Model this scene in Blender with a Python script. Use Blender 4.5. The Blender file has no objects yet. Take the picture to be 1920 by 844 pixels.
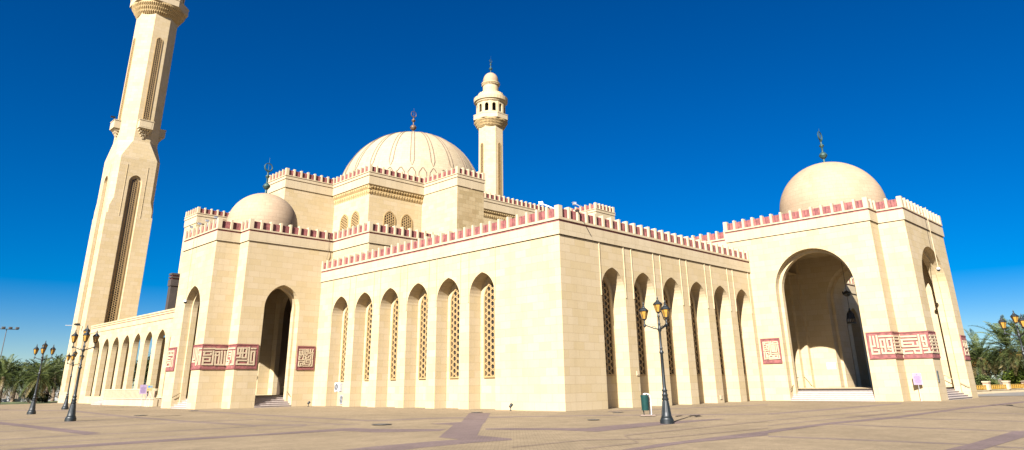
import bpy, bmesh, math, random
from mathutils import Vector, Matrix
random.seed(7)
R = math.radians
scene = bpy.context.scene
col = scene.collection

# ------------------------------------------------------------------ helpers
def norm2(x, y):
    l = math.hypot(x, y) or 1.0
    return x / l, y / l

class Frame:
    """a wall plane: u runs along it, d goes into the wall, z is up"""
    def __init__(self, ox, oy, ux, uy, nx, ny, oz=0.0):
        self.o = (ox, oy, oz); self.u = (ux, uy); self.n = (nx, ny)
    def p(self, u, d, z):
        return (self.o[0] + u * self.u[0] + d * self.n[0],
                self.o[1] + u * self.u[1] + d * self.n[1], self.o[2] + z)

def fx(c, out=-1):
    return Frame(c, 0, 0, 1, -out, 0)
def fy(c, out=-1):
    return Frame(0, c, 1, 0, 0, -out)

class MB:
    def __init__(self):
        self.v = []; self.f = []; self.m = []; self.uv = {}
    def face(self, pts, mi=0, uv=None):
        b = len(self.v)
        self.v.extend(pts)
        self.f.append(tuple(range(b, b + len(pts)))); self.m.append(mi)
        if uv: self.uv[len(self.f) - 1] = uv
    def box(self, a, b, mi=0):
        (x0, y0, z0), (x1, y1, z1) = a, b
        if x0 > x1: x0, x1 = x1, x0
        if y0 > y1: y0, y1 = y1, y0
        if z0 > z1: z0, z1 = z1, z0
        P = [(x0,y0,z0),(x1,y0,z0),(x1,y1,z0),(x0,y1,z0),(x0,y0,z1),(x1,y0,z1),(x1,y1,z1),(x0,y1,z1)]
        for q in ((0,3,2,1),(4,5,6,7),(0,1,5,4),(1,2,6,5),(2,3,7,6),(3,0,4,7)):
            self.face([P[i] for i in q], mi)
    def fbox(self, fr, u0, u1, d0, d1, z0, z1, mi=0):
        P = [fr.p(u0,d0,z0),fr.p(u1,d0,z0),fr.p(u1,d1,z0),fr.p(u0,d1,z0),fr.p(u0,d0,z1),fr.p(u1,d0,z1),fr.p(u1,d1,z1),fr.p(u0,d1,z1)]
        for q in ((0,3,2,1),(4,5,6,7),(0,1,5,4),(1,2,6,5),(2,3,7,6),(3,0,4,7)):
            self.face([P[i] for i in q], mi)
    def prism(self, fr, poly, d0, d1, mi=0, back=True):
        n = len(poly)
        self.face([fr.p(u, d0, z) for u, z in poly], mi)
        if back: self.face([fr.p(u, d1, z) for u, z in reversed(poly)], mi)
        for i in range(n):
            a = poly[i]; b = poly[(i + 1) % n]
            self.face([fr.p(a[0],d0,a[1]),fr.p(a[0],d1,a[1]),fr.p(b[0],d1,b[1]),fr.p(b[0],d0,b[1])], mi)
    def stroke(self, fr, a, b, w, d0, d1, mi=0):
        dx, dz = b[0]-a[0], b[1]-a[1]; l = math.hypot(dx, dz) or 1e-6
        dx /= l; dz /= l; px, pz = -dz * w/2, dx * w/2
        ex, ez = dx * w/2, dz * w/2
        poly = [(a[0]-ex+px,a[1]-ez+pz),(a[0]-ex-px,a[1]-ez-pz),(b[0]+ex-px,b[1]+ez-pz),(b[0]+ex+px,b[1]+ez+pz)]
        self.prism(fr, poly, d0, d1, mi)
    def lathe(self, prof, c=(0,0), n=24, mi=0, rot=0.0, dome_uv=False, cap=True):
        rings = []
        for r, z in prof:
            rings.append([(c[0]+r*math.cos(rot+2*math.pi*k/n), c[1]+r*math.sin(rot+2*math.pi*k/n), z) for k in range(n)])
        arc = [0.0]
        for i in range(1, len(prof)):
            arc.append(arc[-1] + math.hypot(prof[i][0]-prof[i-1][0], prof[i][1]-prof[i-1][1]))
        rm = max(r for r, z in prof)
        for i in range(len(prof) - 1):
            for k in range(n):
                k2 = (k + 1) % n
                a, b, c2, d = rings[i][k], rings[i][k2], rings[i+1][k2], rings[i+1][k]
                if prof[i+1][0] < 1e-4: pts = [a, b, c2]
                elif prof[i][0] < 1e-4: pts = [a, c2, d]
                else: pts = [a, b, c2, d]
                uv = None
                if dome_uv:
                    w = 2*math.pi*rm/n
                    U0, U1 = k*w, (k+1)*w
                    uv = [(U0,arc[i]),(U1,arc[i]),(U1,arc[i+1]),(U0,arc[i+1])]
                    if len(pts) == 3: uv = uv[:3]
                self.face(pts, mi, uv)
        if cap:
            if prof[0][0] > 1e-4: self.face(list(reversed(rings[0])), mi)
            if prof[-1][0] > 1e-4: self.face(rings[-1], mi)
    def tube(self, pts, r, n=8, mi=0, r2=None):
        pts = [Vector(p) for p in pts]
        rings = []
        for i, p in enumerate(pts):
            t = (pts[min(i+1, len(pts)-1)] - pts[max(i-1, 0)]).normalized()
            a = t.cross(Vector((0,0,1)))
            if a.length < 1e-3: a = t.cross(Vector((1,0,0)))
            a.normalize(); b = t.cross(a)
            rr = r if r2 is None else r + (r2 - r) * i / (len(pts) - 1)
            rings.append([tuple(p + (a*math.cos(2*math.pi*k/n) + b*math.sin(2*math.pi*k/n))*rr) for k in range(n)])
        for i in range(len(rings)-1):
            for k in range(n):
                k2 = (k+1) % n
                self.face([rings[i][k], rings[i][k2], rings[i+1][k2], rings[i+1][k]], mi)
        self.face(rings[0], mi); self.face(list(reversed(rings[-1])), mi)
    def sphere(self, c, r, n=14, m=9, mi=0, sz=1.0):
        prof = [(max(r*math.sin(math.pi*i/m), 0.0), c[2]-r*sz*math.cos(math.pi*i/m)) for i in range(m+1)]
        prof[0] = (0.0, prof[0][1]); prof[-1] = (0.0, prof[-1][1])
        self.lathe(prof, (c[0], c[1]), n, mi, cap=False)
    def sweep(self, path, prof, mis, closed=False):
        """path in xy walked with the building on the left; prof = (outward offset, z)"""
        n = len(path); offs = []
        nrm = []
        for i in range(n if closed else n-1):
            a, b = path[i], path[(i+1) % n]
            dx, dy = norm2(b[0]-a[0], b[1]-a[1]); nrm.append((dy, -dx))
        for i in range(n):
            if closed: n0, n1 = nrm[i-1], nrm[i]
            else:
                n0 = nrm[i-1] if i > 0 else nrm[0]
                n1 = nrm[i] if i < n-1 else nrm[-1]
            k = 1 + n0[0]*n1[0] + n0[1]*n1[1]
            offs.append(((n0[0]+n1[0])/k, (n0[1]+n1[1])/k))
        def P(i, j):
            o, z = prof[j]
            return (path[i][0]+offs[i][0]*o, path[i][1]+offs[i][1]*o, z)
        for i in range(n if closed else n-1):
            i2 = (i+1) % n
            for j in range(len(prof)-1):
                self.face([P(i,j), P(i2,j), P(i2,j+1), P(i,j+1)], mis[j] if isinstance(mis, (list, tuple)) else mis)
        if not closed:
            for i in (0, n-1):
                self.face([P(i, j) for j in range(len(prof))], mis[0] if isinstance(mis, (list, tuple)) else mis)
    def build(self, name, mats, parent=None, smooth=False, loc=None, weld=False):
        me = bpy.data.meshes.new(name)
        me.from_pydata(self.v, [], self.f)
        if not isinstance(mats, (list, tuple)): mats = [mats]
        for m in mats: me.materials.append(m)
        me.polygons.foreach_set('material_index', self.m)
        uvl = me.uv_layers.new(name='UVMap')
        me.update()
        for poly in me.polygons:
            cu = self.uv.get(poly.index)
            if cu:
                for k, li in enumerate(poly.loop_indices): uvl.data[li].uv = cu[k]
                continue
            nx, ny, nz = poly.normal
            if abs(nz) > 0.8 or (abs(nx)+abs(ny)) < 1e-6:
                for li in poly.loop_indices:
                    c = me.vertices[me.loops[li].vertex_index].co; uvl.data[li].uv = (c.x, c.y)
            else:
                tx, ty = norm2(-ny, nx)
                if abs(tx) > abs(ty):
                    if tx < 0: tx, ty = -tx, -ty
                elif ty < 0: tx, ty = -tx, -ty
                for li in poly.loop_indices:
                    c = me.vertices[me.loops[li].vertex_index].co; uvl.data[li].uv = (c.x*tx + c.y*ty, c.z)
        if smooth or weld:
            bm = bmesh.new(); bm.from_mesh(me)
            bmesh.ops.remove_doubles(bm, verts=bm.verts, dist=0.0005)
            bmesh.ops.recalc_face_normals(bm, faces=bm.faces)
            bm.to_mesh(me); bm.free()
        if smooth:
            me.polygons.foreach_set('use_smooth', [True]*len(me.polygons))
            try: me.set_sharp_from_angle(angle=R(40))
            except Exception: pass
        o = bpy.data.objects.new(name, me); col.objects.link(o)
        if parent is not None: o.parent = parent
        if loc is not None: o.location = loc
        return o

def tag(o, label=None, cat=None, group=None, kind=None):
    if label: o['label'] = label
    if cat: o['category'] = cat
    if group: o['group'] = group
    if kind: o['kind'] = kind
    return o

def thing(name, loc, label, cat, group=None, rz=0.0):
    o = bpy.data.objects.new(name, None); col.objects.link(o)
    o.empty_display_size = 0.3
    o.location = loc; o.rotation_euler = (0, 0, rz)
    return tag(o, label, cat, group)

def copy_tree(o, parent=None):
    c = o.copy(); col.objects.link(c)
    if parent is not None: c.parent = parent
    for ch in list(o.children): copy_tree(ch, c)
    return c

# ------------------------------------------------------------------ materials
def mat(name, base, rough=0.8, metal=0.0, var=0.0, vscale=3.0, col2=None, bump=0.0, spec=None):
    m = bpy.data.materials.new(name); m.use_nodes = True
    nt = m.node_tree; b = nt.nodes['Principled BSDF']
    b.inputs['Base Color'].default_value = (*base, 1)
    b.inputs['Roughness'].default_value = rough; b.inputs['Metallic'].default_value = metal
    if spec is not None: b.inputs['Specular IOR Level'].default_value = spec
    if var > 0 or col2:
        g = nt.nodes.new('ShaderNodeNewGeometry')
        n = nt.nodes.new('ShaderNodeTexNoise'); n.inputs['Scale'].default_value = vscale; n.inputs['Detail'].default_value = 5
        nt.links.new(g.outputs['Position'], n.inputs['Vector'])
        r = nt.nodes.new('ShaderNodeValToRGB')
        c2 = col2 or tuple(max(0, c*(1-var)) for c in base)
        c1 = base if col2 else tuple(c*(1+var) for c in base)
        r.color_ramp.elements[0].position = 0.35; r.color_ramp.elements[1].position = 0.65
        r.color_ramp.elements[0].color = (*c2, 1); r.color_ramp.elements[1].color = (*c1, 1)
        nt.links.new(n.outputs['Fac'], r.inputs['Fac'])
        nt.links.new(r.outputs['Color'], b.inputs['Base Color'])
        if bump > 0:
            bp = nt.nodes.new('ShaderNodeBump'); bp.inputs['Strength'].default_value = bump; bp.inputs['Distance'].default_value = 0.02
            nt.links.new(n.outputs['Fac'], bp.inputs['Height']); nt.links.new(bp.outputs['Normal'], b.inputs['Normal'])
    return m

def stone_mat(name, c1, c2, mortar, bw=1.1, bh=0.55, ms=0.014, stain=(0.40, 0.29, 0.15), stain_amt=0.25, rough=0.75, streak=0.12):
    m = bpy.data.materials.new(name); m.use_nodes = True
    nt = m.node_tree; L = nt.links.new; N = nt.nodes.new
    b = nt.nodes['Principled BSDF']; b.inputs['Roughness'].default_value = rough
    b.inputs['Specular IOR Level'].default_value = 0.25
    uv = N('ShaderNodeUVMap'); uv.uv_map = 'UVMap'
    br = N('ShaderNodeTexBrick')
    br.inputs['Scale'].default_value = 1.0
    br.inputs['Color1'].default_value = (*c1, 1); br.inputs['Color2'].default_value = (*c2, 1); br.inputs['Mortar'].default_value = (*mortar, 1)
    br.inputs['Mortar Size'].default_value = ms; br.inputs['Mortar Smooth'].default_value = 0.2
    br.inputs['Brick Width'].default_value = bw; br.inputs['Row Height'].default_value = bh
    L(uv.outputs['UV'], br.inputs['Vector'])
    g = N('ShaderNodeNewGeometry')
    n1 = N('ShaderNodeTexNoise'); n1.inputs['Scale'].default_value = 0.35; n1.inputs['Detail'].default_value = 6; n1.inputs['Roughness'].default_value = 0.65
    L(g.outputs['Position'], n1.inputs['Vector'])
    r1 = N('ShaderNodeMapRange'); r1.inputs['From Min'].default_value = 0.45; r1.inputs['From Max'].default_value = 0.75
    r1.inputs['To Min'].default_value = 0; r1.inputs['To Max'].default_value = stain_amt
    L(n1.outputs['Fac'], r1.inputs['Value'])
    mx = N('ShaderNodeMix'); mx.data_type = 'RGBA'
    L(r1.outputs['Result'], mx.inputs['Factor']); L(br.outputs['Color'], mx.inputs['A']); mx.inputs['B'].default_value = (*stain, 1)
    # vertical water streaks
    mp = N('ShaderNodeMapping'); mp.inputs['Scale'].default_value = (1.3, 1.3, 0.08)
    L(g.outputs['Position'], mp.inputs['Vector'])
    n2 = N('ShaderNodeTexNoise'); n2.inputs['Scale'].default_value = 1.0; n2.inputs['Detail'].default_value = 4
    L(mp.outputs['Vector'], n2.inputs['Vector'])
    r2 = N('ShaderNodeMapRange'); r2.inputs['From Min'].default_value = 0.52; r2.inputs['From Max'].default_value = 0.75
    r2.inputs['To Max'].default_value = streak
    L(n2.outputs['Fac'], r2.inputs['Value'])
    mx2 = N('ShaderNodeMix'); mx2.data_type = 'RGBA'
    L(r2.outputs['Result'], mx2.inputs['Factor']); L(mx.outputs['Result'], mx2.inputs['A']); mx2.inputs['B'].default_value = (*[c*0.6 for c in stain], 1)
    n3 = N('ShaderNodeTexNoise'); n3.inputs['Scale'].default_value = 9; n3.inputs['Detail'].default_value = 3
    L(g.outputs['Position'], n3.inputs['Vector'])
    r3 = N('ShaderNodeMapRange'); r3.inputs['To Min'].default_value = 0.9; r3.inputs['To Max'].default_value = 1.08
    L(n3.outputs['Fac'], r3.inputs['Value'])
    mul = N('ShaderNodeMix'); mul.data_type = 'RGBA'; mul.blend_type = 'MULTIPLY'; mul.inputs['Factor'].default_value = 1.0
    cmb = N('ShaderNodeCombineColor'); 
    for k in ('Red', 'Green', 'Blue'): L(r3.outputs['Result'], cmb.inputs[k])
    L(mx2.outputs['Result'], mul.inputs['A']); L(cmb.outputs['Color'], mul.inputs['B'])
    L(mul.outputs['Result'], b.inputs['Base Color'])
    bp = N('ShaderNodeBump'); bp.inputs['Strength'].default_value = 0.35; bp.inputs['Distance'].default_value = 0.01
    L(br.outputs['Fac'], bp.inputs['Height']); bp.invert = True
    L(bp.outputs['Normal'], b.inputs['Normal'])
    return m

M = {}
M['stone'] = stone_mat('cream_stone', (0.378,0.300,0.190), (0.350,0.270,0.150), (0.265,0.20,0.105), ms=0.009, stain=(0.30,0.222,0.10))
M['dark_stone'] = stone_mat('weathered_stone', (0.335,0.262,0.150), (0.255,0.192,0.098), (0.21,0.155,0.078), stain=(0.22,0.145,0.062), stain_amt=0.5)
M['trim'] = stone_mat('trim_stone', (0.375,0.305,0.20), (0.352,0.282,0.178), (0.28,0.22,0.132), bw=0.9, bh=3.0, ms=0.01, stain_amt=0.15, streak=0.2, stain=(0.31,0.225,0.12))
M['dome'] = stone_mat('dome_stone', (0.315,0.255,0.168), (0.29,0.23,0.148), (0.22,0.17,0.11), bw=1.0, bh=0.5, stain_amt=0.45, streak=0.28, stain=(0.25,0.185,0.105))
M['pink_dome'] = stone_mat('pink_dome_stone', (0.29,0.212,0.138), (0.265,0.19,0.122), (0.225,0.16,0.10), bw=0.8, bh=0.42, stain=(0.25,0.165,0.095), stain_amt=0.5, streak=0.2)
M['red'] = mat('red_stone', (0.165,0.052,0.046), 0.75, var=0.32, vscale=3.2)
M['red_dark'] = mat('red_stone_deep', (0.14,0.038,0.036), 0.7, var=0.25, vscale=2.5)
M['letter'] = mat('letter_stone', (0.33,0.26,0.165), 0.75, var=0.06, vscale=4)
M['lattice'] = mat('lattice_stone', (0.25,0.165,0.068), 0.8, var=0.12, vscale=3)  # tone deepened to carry the shade the frames cast on the screens
M['muqarnas'] = mat('carved_stone', (0.335,0.238,0.108), 0.8, var=0.12, vscale=2)
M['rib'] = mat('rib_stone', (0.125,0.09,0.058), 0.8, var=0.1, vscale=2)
M['glass'] = mat('dark_glass', (0.012,0.012,0.014), 0.25)
M['void'] = mat('dark_wood_and_shade', (0.035,0.022,0.014), 0.6)  # door wood; also paints the shade in open passages and the gallery core
M['door'] = mat('brown_door', (0.10,0.05,0.022), 0.5, var=0.2, vscale=2)
M['bronze'] = mat('verdigris_bronze', (0.022,0.052,0.043), 0.55, 0.15, var=0.4, vscale=6)
M['bronze_brown'] = mat('brown_bronze', (0.12,0.075,0.045), 0.5, 0.4, var=0.4, vscale=4)
M['marble'] = mat('marble_step', (0.31,0.26,0.232), 0.5, var=0.08, vscale=5)
M['iron'] = mat('black_iron', (0.006,0.009,0.010), 0.5, 0.0, var=0.25, vscale=14)
M['amber'] = mat('amber_glass', (0.29,0.155,0.025), 0.25, var=0.15, vscale=9)
M['green'] = mat('green_bin', (0.003,0.034,0.031), 0.45, var=0.12, vscale=6)
M['white'] = mat('white_paint', (0.40,0.395,0.385), 0.45, var=0.05, vscale=6)
M['steel'] = mat('galvanised_steel', (0.45,0.45,0.46), 0.4, 0.6, var=0.1, vscale=8)
M['brass'] = mat('brown_rail', (0.13,0.085,0.04), 0.4, 0.5)
M['blade_grey_case_shade'] = mat('blade_grey_casing_shade', (0.20,0.20,0.21), 0.5, var=0.08, vscale=5)  # fan blade grey; also the lower casing, darkened for its shade
M['grille'] = mat('grey_grille', (0.07,0.07,0.072), 0.5)
M['lilac'] = mat('lilac_board', (0.19,0.14,0.21), 0.5, var=0.05, vscale=6)
M['lilac_dark'] = mat('lilac_print', (0.09,0.05,0.11), 0.5)
M['cream_board'] = mat('cream_board', (0.22,0.21,0.11), 0.5)
M['blue'] = mat('blue_print', (0.03,0.12,0.30), 0.5)
M['orange'] = mat('orange_print', (0.45,0.18,0.03), 0.5)
M['trunk'] = mat('palm_trunk', (0.13,0.09,0.055), 0.9, var=0.4, vscale=5, bump=0.5)
M['concrete'] = mat('concrete', (0.16,0.115,0.09), 0.85, var=0.15, vscale=5)
M['bark_brown'] = mat('brown_stone', (0.030,0.022,0.018), 0.8, var=0.2, vscale=1.5)
M['gold'] = mat('gilded_rail', (0.42,0.24,0.04), 0.4, 0.3, var=0.2, vscale=8)
M['manhole'] = mat('manhole_iron', (0.06,0.055,0.05), 0.6, 0.2, var=0.3, vscale=10)

def leaf_mat(name, c1, c2, vscale=0.9):
    m = bpy.data.materials.new(name); m.use_nodes = True
    nt = m.node_tree; L = nt.links.new; N = nt.nodes.new
    b = nt.nodes['Principled BSDF']; b.inputs['Roughness'].default_value = 0.5; b.inputs['Specular IOR Level'].default_value = 0.3
    g = N('ShaderNodeNewGeometry')
    n = N('ShaderNodeTexNoise'); n.inputs['Scale'].default_value = vscale; n.inputs['Detail'].default_value = 3
    L(g.outputs['Position'], n.inputs['Vector'])
    add = N('ShaderNodeMath'); add.operation = 'ADD'
    sc = N('ShaderNodeMath'); sc.operation = 'MULTIPLY'; sc.inputs[1].default_value = 0.5
    L(g.outputs['Random Per Island'], sc.inputs[0]); L(n.outputs['Fac'], add.inputs[0]); L(sc.outputs[0], add.inputs[1])
    r = N('ShaderNodeValToRGB'); r.color_ramp.elements[0].position = 0.45; r.color_ramp.elements[1].position = 1.0
    r.color_ramp.elements[0].color = (*c1, 1); r.color_ramp.elements[1].color = (*c2, 1)
    L(add.outputs[0], r.inputs['Fac']); L(r.outputs['Color'], b.inputs['Base Color'])
    tr = N('ShaderNodeBsdfTranslucent'); L(r.outputs['Color'], tr.inputs['Color'])
    ms = N('ShaderNodeMixShader'); ms.inputs['Fac'].default_value = 0.25
    L(b.outputs['BSDF'], ms.inputs[1]); L(tr.outputs['BSDF'], ms.inputs[2])
    L(ms.outputs['Shader'], nt.nodes['Material Output'].inputs['Surface'])
    return m
M['frond'] = leaf_mat('palm_frond', (0.018,0.036,0.008), (0.115,0.135,0.042))
M['frond_dry'] = leaf_mat('dry_frond', (0.09,0.07,0.025), (0.20,0.155,0.06))
M['leaf'] = leaf_mat('shrub_leaf', (0.03,0.055,0.008), (0.12,0.15,0.02))
M['leaf_dark'] = leaf_mat('dark_leaf', (0.010,0.018,0.005), (0.045,0.055,0.016))
M['dates'] = mat('date_cluster', (0.35,0.17,0.02), 0.6, var=0.3, vscale=8)

def paving_mat(name, c1, c2, bw=0.22, bh=0.11):
    m = bpy.data.materials.new(name); m.use_nodes = True
    nt = m.node_tree; L = nt.links.new; N = nt.nodes.new
    b = nt.nodes['Principled BSDF']; b.inputs['Roughness'].default_value = 0.8; b.inputs['Specular IOR Level'].default_value = 0.2
    g = N('ShaderNodeNewGeometry')
    br = N('ShaderNodeTexBrick'); br.inputs['Scale'].default_value = 1.0
    br.inputs['Brick Width'].default_value = bw; br.inputs['Row Height'].default_value = bh; br.inputs['Mortar Size'].default_value = 0.008
    br.inputs['Color1'].default_value = (*c1, 1); br.inputs['Color2'].default_value = (*c2, 1)
    br.inputs['Mortar'].default_value = (*[c*0.6 for c in c2], 1)
    mp = N('ShaderNodeMapping'); mp.inputs['Rotation'].default_value = (0, 0, R(45))
    L(g.outputs['Position'], mp.inputs['Vector']); L(mp.outputs['Vector'], br.inputs['Vector'])
    prev = br.outputs['Color']
    for sc, lo, hi, a, c in ((0.11, 0.40, 0.66, 0.95, 0.76), (0.9, 0.35, 0.7, 1.04, 0.80), (7.0, 0.3, 0.7, 1.12, 0.82)):
        n = N('ShaderNodeTexNoise'); n.inputs['Scale'].default_value = sc; n.inputs['Detail'].default_value = 6; n.inputs['Roughness'].default_value = 0.62
        L(g.outputs['Position'], n.inputs['Vector'])
        r = N('ShaderNodeMapRange'); r.inputs['From Min'].default_value = lo; r.inputs['From Max'].default_value = hi
        r.inputs['To Min'].default_value = a; r.inputs['To Max'].default_value = c
        L(n.outputs['Fac'], r.inputs['Value'])
        cmb = N('ShaderNodeCombineColor')
        for k in ('Red', 'Green', 'Blue'): L(r.outputs['Result'], cmb.inputs[k])
        mul = N('ShaderNodeMix'); mul.data_type = 'RGBA'; mul.blend_type = 'MULTIPLY'; mul.inputs['Factor'].default_value = 1.0
        L(prev, mul.inputs['A']); L(cmb.outputs['Color'], mul.inputs['B']); prev = mul.outputs['Result']
    L(prev, b.inputs['Base Color'])
    return m
M['paving'] = paving_mat('tan_paving', (0.258,0.194,0.118), (0.226,0.17,0.103))
M['mauve'] = paving_mat('mauve_paving', (0.168,0.120,0.108), (0.15,0.107,0.097))
M['mauve_light'] = paving_mat('pale_mauve_paving', (0.192,0.143,0.115), (0.172,0.128,0.104))
M['grey_pave'] = paving_mat('grey_paving', (0.215,0.158,0.108), (0.195,0.143,0.10))
M['asphalt'] = mat('asphalt', (0.14,0.125,0.105), 0.9, var=0.15, vscale=0.6)
M['grass'] = mat('verge_grass', (0.06,0.075,0.02), 0.9, var=0.4, vscale=0.8)
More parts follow.
